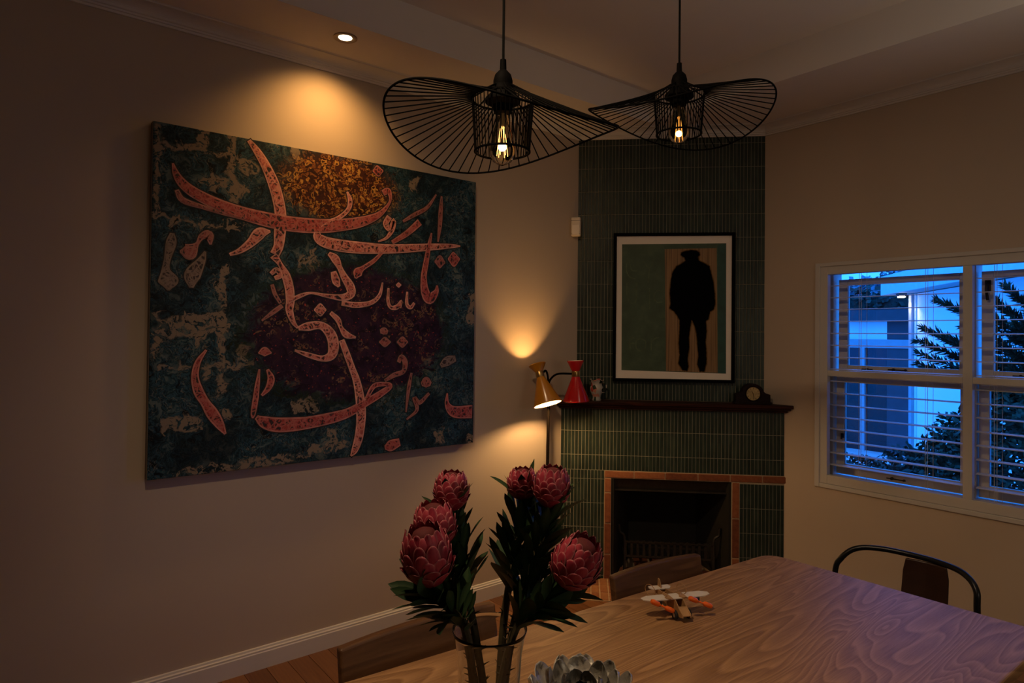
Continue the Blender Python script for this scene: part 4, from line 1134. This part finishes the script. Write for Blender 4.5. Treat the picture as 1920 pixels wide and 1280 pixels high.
def rho(t_):
    pts_ = [(0, 0.30), (0.10, 0.62), (0.25, 0.88), (0.45, 1.0), (0.65, 0.97), (0.82, 0.84), (1.0, 0.60), (1.2, 0.36)]
    for (a, ra), (b, rb) in zip(pts_[:-1], pts_[1:]):
        if t_ <= b:
            k = (t_ - a) / (b - a); k = k * k * (3 - 2 * k) * 0.5 + k * 0.5
            return ra + (rb - ra) * k
    return 0.36
HH = 2.25
RINGS = [(-0.02, 0.34, 8), (0.04, 0.46, 9), (0.13, 0.60, 10), (0.23, 0.74, 11), (0.34, 0.86, 11), (0.46, 0.97, 11), (0.55, 1.02, 10)]
def bract_mesh(t0, t1, n, k):
    mb = MB(); mb.c = []
    rows_ = [0.0, 0.30, 0.58, 0.78, 0.90, 0.965, 1.0]
    cols = [-1, -0.87, -0.4, 0.4, 0.87, 1]
    for s_ in rows_:
        t_ = max(0.0, t0 + (t1 - t0) * s_)
        base = rho(t_) * (0.885 + 0.016 * (len(RINGS) - k)) + 0.10 * s_ ** 3
        if s_ <= 0.62: w = 0.62 + 0.38 * math.sin(s_ / 0.62 * PI / 2)
        else: w = max(0.10, math.sqrt(max(0, 1 - ((s_ - 0.62) / 0.385) ** 2)))
        hw = 1.12 * PI / n * w * min(1.0, 0.55 / max(rho(t_), 0.3) + 0.45)
        for c_ in cols:
            a = hw * c_
            r_ = base + 0.035 * (1 - c_ * c_) * (0.4 + s_) - 0.02
            mb.v.append(Vector((r_ * math.cos(a), r_ * math.sin(a), HH * t_ - 0.03 * c_ * c_ * s_)))
            mb.c.append(1.0 if (abs(c_) == 1 and s_ > 0.4) or s_ == 1.0 else (0.35 if s_ > 0.93 or (abs(c_) > 0.8 and s_ > 0.4) else 0.0))
    q = len(cols)
    for i in range(len(rows_) - 1):
        for j in range(q - 1): mb.f.append((i * q + j, i * q + j + 1, (i + 1) * q + j + 1, (i + 1) * q + j))
    me = mb.mesh('bract', None, True, m_bract)
    atr = me.color_attributes.new('edge', 'FLOAT_COLOR', 'POINT')
    for i, c_ in enumerate(mb.c): atr.data[i].color = (c_, c_, c_, 1)
    return me
BM = [bract_mesh(a, b, n, k) for k, (a, b, n) in enumerate(RINGS)]
core_me = MB().lathe([(0.0001, 0.0)] + [(rho(i / 10) * 0.80, HH * i / 10) for i in range(0, 9)] + [(0.50, HH * 0.86), (0.42, HH * 0.93), (0.22, HH * 0.975), (0.0001, HH * 0.985)], 18).mesh('flower_core', None, True, m_core)
def leaf_mesh(bend, wid, twist):
    mb = MB(); mb.c = []
    for i in range(8):
        s_ = i / 7
        w = wid * (0.28 + 0.72 * math.sin(min(1, s_ / 0.62) * PI / 2)) if s_ < 0.62 else wid * max(0.04, math.cos((s_ - 0.62) / 0.38 * PI / 2) ** 0.7)
        for c_ in (-1, 0, 1):
            a = twist * s_
            x, y = 0.18 * w * (1 if c_ else 0), c_ * w
            x, y = x * math.cos(a) - y * math.sin(a), x * math.sin(a) + y * math.cos(a)
            mb.v.append(Vector((x + bend * s_ * s_, y, s_)))
            mb.c.append(1.0 if c_ == 0 else 0.0)
    for i in range(7):
        for j in range(2): mb.f.append((i * 3 + j, i * 3 + j + 1, (i + 1) * 3 + j + 1, (i + 1) * 3 + j))
    me = mb.mesh('leaf', None, True, m_leaf)
    atr = me.color_attributes.new('edge', 'FLOAT_COLOR', 'POINT')
    for i, c_ in enumerate(mb.c): atr.data[i].color = (c_, c_, c_, 1)
    return me
LEAF = [leaf_mesh(-0.10, 0.135, 0.3), leaf_mesh(0.08, 0.125, -0.4), leaf_mesh(-0.20, 0.145, 0.1), leaf_mesh(0.0, 0.115, 0.6)]

def protea(head, r, axis, base_off, label, leaves, low=0.10, lmin=0.060, lmax=0.088, hs=1.0):
    head = Vector(head); axis = Vector(axis).normalized()
    hb = head - axis * (r * HH * 0.5 * hs)
    d = Vector((head.x - V.x, head.y - V.y, 0))
    d2 = d.normalized() if d.length > 0.02 else Vector((0.1, 0, 0))
    p0 = V + Vector((base_off[0], base_off[1], 0.016))
    rim = V + Vector((base_off[0] * 0.2, base_off[1] * 0.2, 0.222)) + d2 * min(0.042, d.length * 0.45)
    L_ = (hb - rim).length
    path = smooth_path([p0, rim, rim.lerp(hb, 0.5) + Vector((0, 0, 0.012)) + d2 * 0.006, hb - axis * 0.02, hb + axis * 0.004], 8)
    f = thing('protea', p0, 0, label, 'flower', 'pink proteas in the vase')
    MB().tube(path, [0.0078 - 0.0024 * i / len(path) for i in range(len(path))], 8).build('stem', m_stem, f, smooth=True)
    stub = MB()
    for i in range(3, 24):
        p = path[min(i, len(path) - 1)]
        if p.z > V.z + 0.27: break
        for _ in range(3):
            a = random.uniform(0, 2 * PI)
            o = Vector((math.cos(a), math.sin(a), random.uniform(0.2, 1.0))).normalized()
            q = p + o * 0.004
            if (q - V).xy.length < 0.044 or p.z > V.z + 0.235: stub.tube([q, q + o * random.uniform(0.009, 0.016)], [0.0022, 0.0004], 4)
    stub.build('leaf_stubs', m_stem, f, kind='stuff')
    inv = WM[f.name].inverted()
    hm_ = inv @ basis(hb, axis, (random.uniform(-1, 1), random.uniform(-1, 1), 0.1)) @ Matrix.Diagonal((r, r, r * hs, 1))
    put('flower_core', core_me, f, hm_)
    for k, (a, b, n) in enumerate(RINGS):
        ph = k * 0.37 + random.uniform(0, 0.2)
        for j in range(n):
            put('bract', BM[k], f, hm_ @ Matrix.Rotation(ph + 2 * PI * j / n + random.uniform(-.05, .05), 4, 'Z') @ Matrix.Rotation(random.uniform(-.03, .03), 4, 'Y'))
    # leaves climb the stem in a spiral up to the flower
    lens = [0.0]
    for a, b in zip(path[:-1], path[1:]): lens.append(lens[-1] + (b - a).length)
    T = lens[-1]
    for j in range(leaves):
        fr_ = j / max(1, leaves - 1)
        s_ = T - 0.004 - (1 - fr_) ** 1.0 * min(low, T * 0.8)
        i = max(1, next((q for q, v_ in enumerate(lens) if v_ >= s_), len(lens) - 1))
        p = path[i - 1].lerp(path[i], (s_ - lens[i - 1]) / max(1e-6, lens[i] - lens[i - 1]))
        tg = (path[i] - path[i - 1]).normalized()
        a = j * 2.39996 + random.uniform(-.3, .3)
        e1 = basis((0, 0, 0), tg)
        rad = (e1 @ Vector((math.cos(a), math.sin(a), 0)))
        th = R(random.uniform(12, 30) + 26 * (1 - fr_))
        dr = (tg * math.cos(th) + rad * math.sin(th)).normalized()
        if p.z < V.z + 0.25: dr = (dr + Vector((0, 0, 0.35))).normalized()
        ln = random.uniform(lmin, lmax)
        wd = ln * random.uniform(0.92, 1.15)
        put('leaf', LEAF[j % 4], f, inv @ basis(p + rad * 0.004, dr, -rad + tg * 0.2) @ Matrix.Diagonal((ln, wd, ln, 1)))
    return f
tow = Vector((0.66, -0.66, 0.2)); rgt = Vector((0.624, 0.781, 0)); up = Vector((0, 0, 1))
protea((2.055, -3.166, 1.134), 0.0420, up * 0.95 - rgt * 0.10 + tow * 0.20, (-0.012, -0.014), 'largest pink protea, lowest at left of the bouquet', 54, 0.120, 0.058, 0.090, 1.08)
protea((1.986, -3.109, 1.158), 0.0385, up * 0.95 - rgt * 0.08 + tow * 0.05, (-0.018, 0.004), 'pink protea just behind and above the largest one', 36, 0.11, 0.055, 0.08, 0.96)
protea((1.954, -3.053, 1.206), 0.0330, up + rgt * 0.04, (-0.006, 0.014), 'pink protea bud standing highest on the left side of bouquet', 56, 0.15, 0.055, 0.085, 0.98)
protea((2.015, -2.929, 1.214), 0.0300, up - rgt * 0.04, (0.004, 0.016), 'pink protea half hidden at the top, in front of the lamp pole', 56, 0.17, 0.065, 0.092, 0.9)
protea((2.087, -2.919, 1.220), 0.0335, up + rgt * 0.10 + tow * 0.08, (0.014, 0.006), 'pink protea at the top right of the bouquet', 62, 0.18, 0.06, 0.092, 1.0)
protea((2.172, -2.938, 1.108), 0.0410, up * 0.80 + rgt * 0.42 + tow * 0.30, (0.012, -0.012), 'pink protea leaning right, lowest on right of the bouquet', 54, 0.120, 0.06, 0.09, 1.04)

# ------------------------------------------------------------------ silver flower-shaped dish
DC = Vector((2.040, -2.790, 0.75))
dish = thing('silver_dish', DC, 0, 'silver lotus-shaped dish of layered metal petals on the table front', 'dish')
t = NT('beaten_silver')
n_ = t.noise(t.coord(), 60, 4, 0.6); oi = t.n('ObjectInfo')
t.B('Base Color', t.ramp(t.math('ADD', t.math('MULTIPLY', n_, 0.6), t.math('MULTIPLY', oi.outputs['Random'], 0.4)), [(0.3, (0.36, 0.35, 0.31)), (0.7, (0.66, 0.63, 0.56))]))
t.B('Metallic', 0.7); t.B('Roughness', 0.42); t.bump(n_, 0.6, 0.004); m_silver = t.m
def petal_mesh(L, W, cup, tip):
    mb = MB()
    rows_ = [0, 0.25, 0.5, 0.72, 0.88, 0.96, 1.0]
    for s_ in rows_:
        w = W / 2 * (0.35 + 0.65 * math.sin(min(1, s_ / 0.55) * PI / 2)) if s_ < 0.55 else W / 2 * max(0.05, math.sqrt(max(0, 1 - ((s_ - 0.55) / 0.46) ** 2)) * (1 - tip * (s_ - 0.55)))
        for c_ in (-1, -0.5, 0, 0.5, 1):
            mb.v.append(Vector((w * c_, cup * (1 - c_ * c_ * 0.9) * math.sin(s_ * PI * 0.75) + (0.006 * tip * (1 - abs(c_)) if s_ > 0.3 else 0) - 0.010 * s_ ** 3, L * s_)))
    for i in range(6):
        for j in range(4): mb.f.append((i * 5 + j, i * 5 + j + 1, i * 5 + j + 6, i * 5 + j + 5))
    me = mb.mesh('petal', None, True, m_silver)
    return me
PMS = [petal_mesh(0.062, 0.058, 0.013, 0.1), petal_mesh(0.060, 0.052, 0.010, 0.7), petal_mesh(0.046, 0.044, 0.010, 0.4), petal_mesh(0.034, 0.028, 0.009, 0.6)]
random.seed(3)
MB().lathe([(0.0001, 0.0), (0.062, 0.0), (0.066, 0.004), (0.05, 0.008), (0.0001, 0.012)], 32, Matrix.Translation(DC)).build('base', m_silver, dish, smooth=True)
for n, r_, el, kinds, zz in ((11, 0.062, 36, (0, 1), 0.014), (9, 0.043, 56, (1, 0), 0.014), (7, 0.026, 70, (2, 2), 0.014), (6, 0.014, 80, (3, 3), 0.012)):
    for j in range(n):
        a = 2 * PI * (j + (0.5 if n in (9, 6) else 0)) / n + random.uniform(-.06, .06)
        m_ = Matrix.Translation((r_ * math.cos(a), r_ * math.sin(a), zz)) @ Matrix.Rotation(a - PI / 2, 4, 'Z') @ Matrix.Rotation(R(-(90 - el) + random.uniform(-6, 6)), 4, 'X') @ Matrix.Rotation(random.uniform(-.12, .12), 4, 'Z')
        o = put('petal', PMS[kinds[j % 2]], dish, m_)
        o.modifiers.new('thick', 'SOLIDIFY').thickness = 0.0012

# ------------------------------------------------------------------ toy wooden aeroplane
AP = Vector((1.868, -2.268, 0.75))
pl = thing('toy_plane', AP, R(-24), 'wooden toy aeroplane with two orange propellers on the table', 'toy')
mp_ = WM[pl.name]
m_ply = plain('plywood', (0.42, 0.235, 0.10), 0.6, var=0.25, scale=30)
m_white = plain('white_wing_board', (0.66, 0.60, 0.53), 0.6, var=0.08)
m_orange = plain('orange_plastic', (0.95, 0.16, 0.012), 0.4, var=0.05)
m_rubber = plain('black_rubber', (0.012, 0.012, 0.012), 0.7)
def AB(mb, name, mat, bevel=0.0, smooth=False):
    mb.v = [mp_ @ p for p in mb.v]
    return mb.build(name, mat, pl, bevel=bevel, smooth=smooth)
side = [(-0.085, 0.026), (-0.030, 0.018), (0.020, 0.012), (0.058, 0.010), (0.074, 0.014), (0.072, 0.022), (0.050, 0.034), (0.034, 0.046), (-0.006, 0.046), (-0.040, 0.040), (-0.085, 0.036)]
fu = MB()
for y in (-0.013, 0.0105): fu.prism(side, 0, 0.0025, Matrix(((1, 0, 0, 0), (0, 0, 1, y), (0, 1, 0, 0), (0, 0, 0, 1))))
fu.box(0.046, 0.052, -0.0105, 0.0105, 0.012, 0.033).box(-0.03, 0.05, -0.0105, 0.0105, 0.0165, 0.019).box(-0.083, -0.07, -0.0105, 0.0105, 0.027, 0.036)
fu.add([(0.050, -0.0105, 0.034), (0.050, 0.0105, 0.034), (0.073, 0.0105, 0.019), (0.073, -0.0105, 0.019), (0.050, -0.0105, 0.032), (0.050, 0.0105, 0.032), (0.073, 0.0105, 0.017), (0.073, -0.0105, 0.017)], [(0, 1, 2, 3), (4, 7, 6, 5), (0, 3, 7, 4), (1, 5, 6, 2), (2, 6, 7, 3), (0, 4, 5, 1)])
AB(fu, 'fuselage', m_ply)
wg = MB().prism([(-0.004, -0.080), (0.006, -0.100), (0.020, -0.098), (0.030, -0.080), (0.030, 0.080), (0.020, 0.099), (0.006, 0.100), (-0.004, 0.080)], 0.0462, 0.0486)
AB(wg, 'wing', m_white)
for y in (-0.030, 0.012):
    wb = MB().tube(smooth_path([(-0.006, y, 0.0495), (0.008, y + 0.006, 0.0495), (0.020, y - 0.004, 0.0495), (0.034, y + 0.004, 0.0495)]), 0.0022, 6).box(-0.006, 0.032, y, y + 0.013, 0.0486, 0.0500)
    AB(wb, 'wing_rib', m_ply)
AB(MB().prism([(-0.090, -0.030), (-0.078, -0.034), (-0.064, -0.024), (-0.064, 0.024), (-0.078, 0.034), (-0.090, 0.030)], 0.0362, 0.0385), 'tailplane', m_white)
AB(MB().prism([(-0.090, 0.0385), (-0.068, 0.0385), (-0.078, 0.058), (-0.088, 0.060)], 0, 0.0025, Matrix(((1, 0, 0, 0), (0, 0, 1, -0.001), (0, 1, 0, 0), (0, 0, 0, 1)))), 'tail_fin', m_ply)
for y, x, z, rr2 in ((0.026, -0.002, 0.060, 0.016), (-0.040, -0.058, 0.040, 0.018)):
    AB(MB().tube([(x + rr2 * math.cos(2 * PI * k / 24), y + 0.35 * rr2 * math.cos(2 * PI * k / 24), z + rr2 * math.sin(2 * PI * k / 24) * 0.85) for k in range(24)], 0.0011, 6, True), 'wire_loop', m_ply, smooth=True)
for y, tilt in ((-0.056, 27), (0.056, 23)):
    AB(MB().box(0.008, 0.032, y - 0.006, y + 0.006, 0.032, 0.0462).cyl((0.032, y, 0.039), (0.046, y, 0.039), 0.0015, None, 8), 'motor', m_rubber, 0.001)
    pb = MB()
    tl = R(tilt)
    dv = Vector((0, math.cos(tl), -math.sin(tl)))
    c = Vector((0.046, y, 0.039))
    for s_ in (1, -1):
        m_ = basis(c, dv * s_, (1, 0, 0)) @ Matrix.Diagonal((0.32, 1, 1, 1))
        pb.tube([m_ @ Vector((0, 0, z)) for z in (0.002, 0.008, 0.013, 0.032, 0.037)], [0.002, 0.0025, 0.0065, 0.0068, 0.0045], 10)
    pb.sphere(c, 0.0032, 10, 6)
    AB(pb, 'propeller', m_orange, smooth=True)
for x, y, r_ in ((0.046, -0.020, 0.013), (0.046, 0.020, 0.013), (-0.062, -0.017, 0.010), (-0.062, 0.017, 0.010)):
    ww = MB().lathe([(r_ * 0.5, -0.0035), (r_ * 0.92, -0.0035), (r_, -0.002), (r_, 0.002), (r_ * 0.92, 0.0035), (r_ * 0.5, 0.0035)], 20, Matrix.Translation((x, y, r_)) @ Matrix.Rotation(R(90), 4, 'X'), True)
    wo = AB(ww, 'wheel', m_rubber, smooth=True)
    AB(MB().cyl((x, y - 0.003, r_), (x, y + 0.003, r_), r_ * 0.55, None, 14), 'hub', m_white).parent = wo
for x, z in ((0.046, 0.013), (-0.062, 0.010)):
    AB(MB().cyl((x, -0.020, z), (x, 0.020, z), 0.0012, None, 6), 'axle', m_iron)
AB(MB().box(-0.064, -0.060, -0.011, 0.011, 0.008, 0.030).box(0.044, 0.048, -0.011, 0.011, 0.010, 0.018), 'strut', m_ply)
# ------------------------------------------------------------------ outside the window
m_ext = plain('white_house_wall', (0.88, 0.89, 0.90), 0.8, var=0.03, scale=1.5)
m_extgrey = plain('grey_post_paint', (0.34, 0.36, 0.38), 0.7, var=0.05)
m_roof = plain('grey_roof_edge', (0.60, 0.62, 0.65), 0.7, var=0.05)
m_dkroof = plain('dark_roof', (0.05, 0.055, 0.065), 0.8)
m_dkglass = plain('dark_glass', (0.012, 0.014, 0.018), 0.12, var=0.1)
m_ground = plain('garden_ground', (0.52, 0.51, 0.50), 0.95, var=0.2, scale=3)
m_hedge = plain('hedge_leaf', (0.012, 0.026, 0.012), 0.7, var=0.5, scale=3)
m_conifer = plain('conifer_needles', (0.020, 0.040, 0.013), 0.7, var=0.5, scale=8)
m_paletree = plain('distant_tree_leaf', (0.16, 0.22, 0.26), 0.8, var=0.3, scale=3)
m_bark = plain('bark', (0.05, 0.035, 0.022), 0.9, var=0.3, scale=20, bump=0.2)
MB().box(-14, 14, -16, 24, -0.45, -0.35).build('ground', m_ground, kind='structure')

e1 = Vector((0.63, -0.777, 0)); nn = Vector((-0.777, -0.63, 0))
HC = Vector((-0.49, 6.02, -0.35))
nh = thing('neighbour_house', HC, 0, 'white flat-roofed neighbouring house seen through the window', 'house')
mh = Matrix((e1, -nn, Vector((0, 0, 1)))).transposed().to_4x4(); mh.translation = HC
def HB(name, mat, *boxes, parent=None, bevel=0):
    m = MB()
    for b in boxes: m.box(*b, mh)
    return m.build(name, mat, parent or nh, bevel=bevel)
HB('wall', m_ext, (0, 4.6, 0, 0.2, 0, 2.47), (0, 0.2, 0.2, 2.2, 0, 2.47), (4.4, 4.6, 0.2, 2.2, 0, 2.47), (0, 4.6, 2.0, 2.2, 0, 2.47))
HB('corner_post', m_extgrey, (-0.02, 0.075, -0.055, -0.002, 0, 2.47))
HB('corner_trim', m_ext, (0.078, 0.115, -0.02, -0.002, 0, 2.47))
HB('soffit', m_extgrey, (-0.22, 4.9, -0.30, 2.5, 2.48, 2.52))
HB('fascia', m_roof, (-0.25, 4.94, -0.33, -0.30, 2.47, 2.70), (-0.25, -0.22, -0.30, 2.5, 2.47, 2.70))
HB('roof', m_roof, (-0.25, 4.94, -0.33, 2.54, 2.70, 2.73))
HB('roof_upstand', m_roof, (0.9, 4.9, 0.6, 2.4, 2.73, 2.80))
el = HB('eave_lamp', m_iron, (-0.055, 0.055, -0.20, -0.10, 2.440, 2.482))
HB('lens', emit('eave_lamp_glow', (1.0, 0.93, 0.80), 30.0), (-0.04, 0.04, -0.185, -0.115, 2.425, 2.441), parent=el)
lamp('eave_light', 'SPOT', mh @ Vector((0.01, -0.15, 2.415)), 12.0, (1.0, 0.9, 0.75), 0.03, nh, (0, 0, -1), 130, 0.6)

ob = thing('outbuilding', (-2.0, 8.0, -0.35), 0, 'low dark-roofed outbuilding with glass doors left of the white house', 'building')
def OB(name, mat, *boxes, parent=None):
    m = MB()
    for b in boxes: m.box(*b)
    return m.build(name, mat, parent or ob)
OB('roof', m_dkroof, (-4.6, -0.9, 7.5, 9.6, 1.86, 1.99))
OB('fascia', m_dkroof, (-4.6, -0.9, 7.46, 7.5, 1.80, 1.97))
OB('wall', m_ext, (-4.4, -1.45, 7.62, 7.75, 1.50, 1.80))
OB('return_wall', m_dkroof, (-1.45, -0.9, 7.62, 7.75, -0.35, 1.80))
OB('beam', m_extgrey, (-4.4, -0.9, 7.60, 7.74, 1.36, 1.50))
gd = OB('glass_door', m_dkglass, (-4.4, -0.9, 7.66, 7.70, -0.35, 1.36))
for x in (-3.2, -1.86): OB('door_frame', m_extgrey, (x, x + 0.07, 7.60, 7.72, -0.35, 1.36), parent=gd)

def leaf_cloud(mb, c, rad, n, size, flat=1.0, seed=0, slim=0.45):
    rg = random.Random(seed)
    for _ in range(n):
        while True:
            p = Vector((rg.uniform(-1, 1), rg.uniform(-1, 1), rg.uniform(-1, 1)))
            if 0.45 < p.length < 1: break
        q = Vector(c) + Vector((p.x * rad[0], p.y * rad[1], p.z * rad[2]))
        d = Vector((rg.uniform(-1, 1), rg.uniform(-1, 1), rg.uniform(-1, 1) * flat)).normalized()
        s_ = d.orthogonal().normalized() * size * slim
        L = size * rg.uniform(0.6, 1.3)
        mb.add([q, q + d * L * 0.5 + s_, q + d * L, q + d * L * 0.5 - s_], [(0, 1, 2, 3)])
hd = thing('hedge', (-2.5, 10.2, -0.35), 0, 'dark clipped hedge behind the outbuilding roof', 'hedge')
hm3 = MB()
leaf_cloud(hm3, (-3.0, 10.2, 1.2), (2.4, 0.5, 1.42), 5200, 0.13, 1, 1)
hm3.build('foliage', m_hedge, hd, kind='stuff')
MB().box(-5.0, -1.2, 10.05, 10.35, -0.35, 2.3).build('stems', m_hedge, hd)
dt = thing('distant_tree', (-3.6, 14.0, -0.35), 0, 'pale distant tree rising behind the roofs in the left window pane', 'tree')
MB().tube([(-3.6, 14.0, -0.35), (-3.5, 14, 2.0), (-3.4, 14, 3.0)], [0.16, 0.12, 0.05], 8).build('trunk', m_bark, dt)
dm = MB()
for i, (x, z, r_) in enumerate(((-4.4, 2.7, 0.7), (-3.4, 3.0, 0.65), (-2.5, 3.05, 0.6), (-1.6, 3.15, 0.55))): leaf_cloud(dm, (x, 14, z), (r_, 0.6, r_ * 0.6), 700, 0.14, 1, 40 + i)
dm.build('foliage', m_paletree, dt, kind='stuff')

# conifer just outside with feathery branches, and the shrub below it
cf = thing('conifer', (1.95, 2.35, -0.35), 0, 'feathery conifer branches close outside the window', 'tree')
MB().tube([(1.95, 2.35, -0.35), (1.95, 2.33, 0.9), (2.0, 2.3, 2.3)], [0.06, 0.045, 0.015], 8).build('trunk', m_bark, cf)
rg = random.Random(8)
def frond(p0, p1, n, spread, sag=0.08):
    mb = MB(); p0, p1 = Vector(p0), Vector(p1)
    path = [p0.lerp(p1, k / 6) + Vector((0, 0, -sag * math.sin(k / 6 * PI) * -0.5)) for k in range(7)]
    mb.tube(path, [0.009 - 0.001 * k for k in range(7)], 5)
    br = link('branch', mb.mesh('branch', WM[cf.name].inverted(), True, m_bark), cf)
    nd = MB()
    ax = (p1 - p0).normalized()
    for _ in range(n):
        k = rg.random() ** 0.8
        p = p0.lerp(p1, k) + Vector((0, 0, sag * 0.5 * math.sin(k * PI)))
        a = rg.uniform(0, 2 * PI)
        o = basis((0, 0, 0), ax) @ Vector((math.cos(a), math.sin(a), 0))
        d = (ax * rg.uniform(0.5, 1.1) + o * rg.uniform(0.3, 0.9) + Vector((0, 0, -0.15))).normalized()
        L = spread * rg.uniform(0.5, 1.1) * (1.1 - 0.6 * k)
        w = d.orthogonal().normalized() * 0.0065
        w = Matrix.Rotation(rg.uniform(0, PI), 3, d) @ w
        nd.add([p + w * 0.4, p + d * L * 0.5 + w, p + d * L, p + d * L * 0.5 - w], [(0, 1, 2, 3)])
    nd.build('needles', m_conifer, br, kind='stuff')
T0 = Vector((1.95, 2.33, 0))
for tip, bz in (((1.17, 1.80, 1.80), 1.25), ((1.05, 1.85, 1.60), 1.15), ((1.03, 1.80, 1.50), 1.10), ((1.05, 1.78, 1.40), 1.05), ((1.04, 1.8, 1.32), 1.0), ((1.22, 1.75, 1.52), 1.2), ((1.25, 1.9, 1.38), 1.0), ((1.35, 1.75, 1.60), 1.3), ((1.30, 1.8, 1.28), 0.9),
                ((1.47, 1.80, 1.84), 1.4), ((1.50, 1.75, 1.70), 1.35), ((1.62, 1.7, 1.88), 1.5), ((1.80, 1.7, 1.85), 1.5), ((1.95, 1.7, 1.85), 1.55), ((1.55, 1.7, 1.52), 1.2), ((1.66, 1.7, 1.62), 1.3), ((1.85, 1.65, 1.62), 1.3), ((1.6, 1.7, 1.36), 1.1), ((1.78, 1.65, 1.42), 1.1)):
    frond((T0.x, T0.y, tip[2] - 0.62 - 0.25 * (bz - 1.2)), tip, 620, 0.13)
sh = thing('shrub', (1.45, 1.95, -0.35), 0, 'dense dark shrub filling the lower window panes', 'shrub')
sm3 = MB()
leaf_cloud(sm3, (1.62, 1.95, 0.45), (0.45, 0.5, 0.80), 9000, 0.06, 1, 3, 0.22)
leaf_cloud(sm3, (1.25, 2.0, 0.35), (0.30, 0.4, 0.60), 4500, 0.06, 1, 4, 0.22)
leaf_cloud(sm3, (2.3, 2.0, 0.45), (0.60, 0.5, 0.85), 8000, 0.065, 1, 9, 0.22)
sm3.build('foliage', m_conifer, sh, kind='stuff')
st3 = MB()
for x in (1.2, 1.5, 1.75, 2.2): st3.tube([(x, 1.95, -0.35), (x + 0.05, 1.97, 0.5)], [0.02, 0.008], 6)
st3.build('stems', m_bark, sh)
lb = thing('low_bush', (0.85, 2.0, -0.35), 0, 'low leafy bush at the bottom left of the window view', 'shrub')
sm4 = MB()
leaf_cloud(sm4, (0.92, 2.0, 0.12), (0.34, 0.35, 0.54), 4200, 0.06, 1, 5, 0.22)
leaf_cloud(sm4, (0.50, 2.1, 0.0), (0.42, 0.35, 0.50), 4200, 0.06, 1, 6, 0.22)
sm4.build('foliage', m_hedge, lb, kind='stuff')
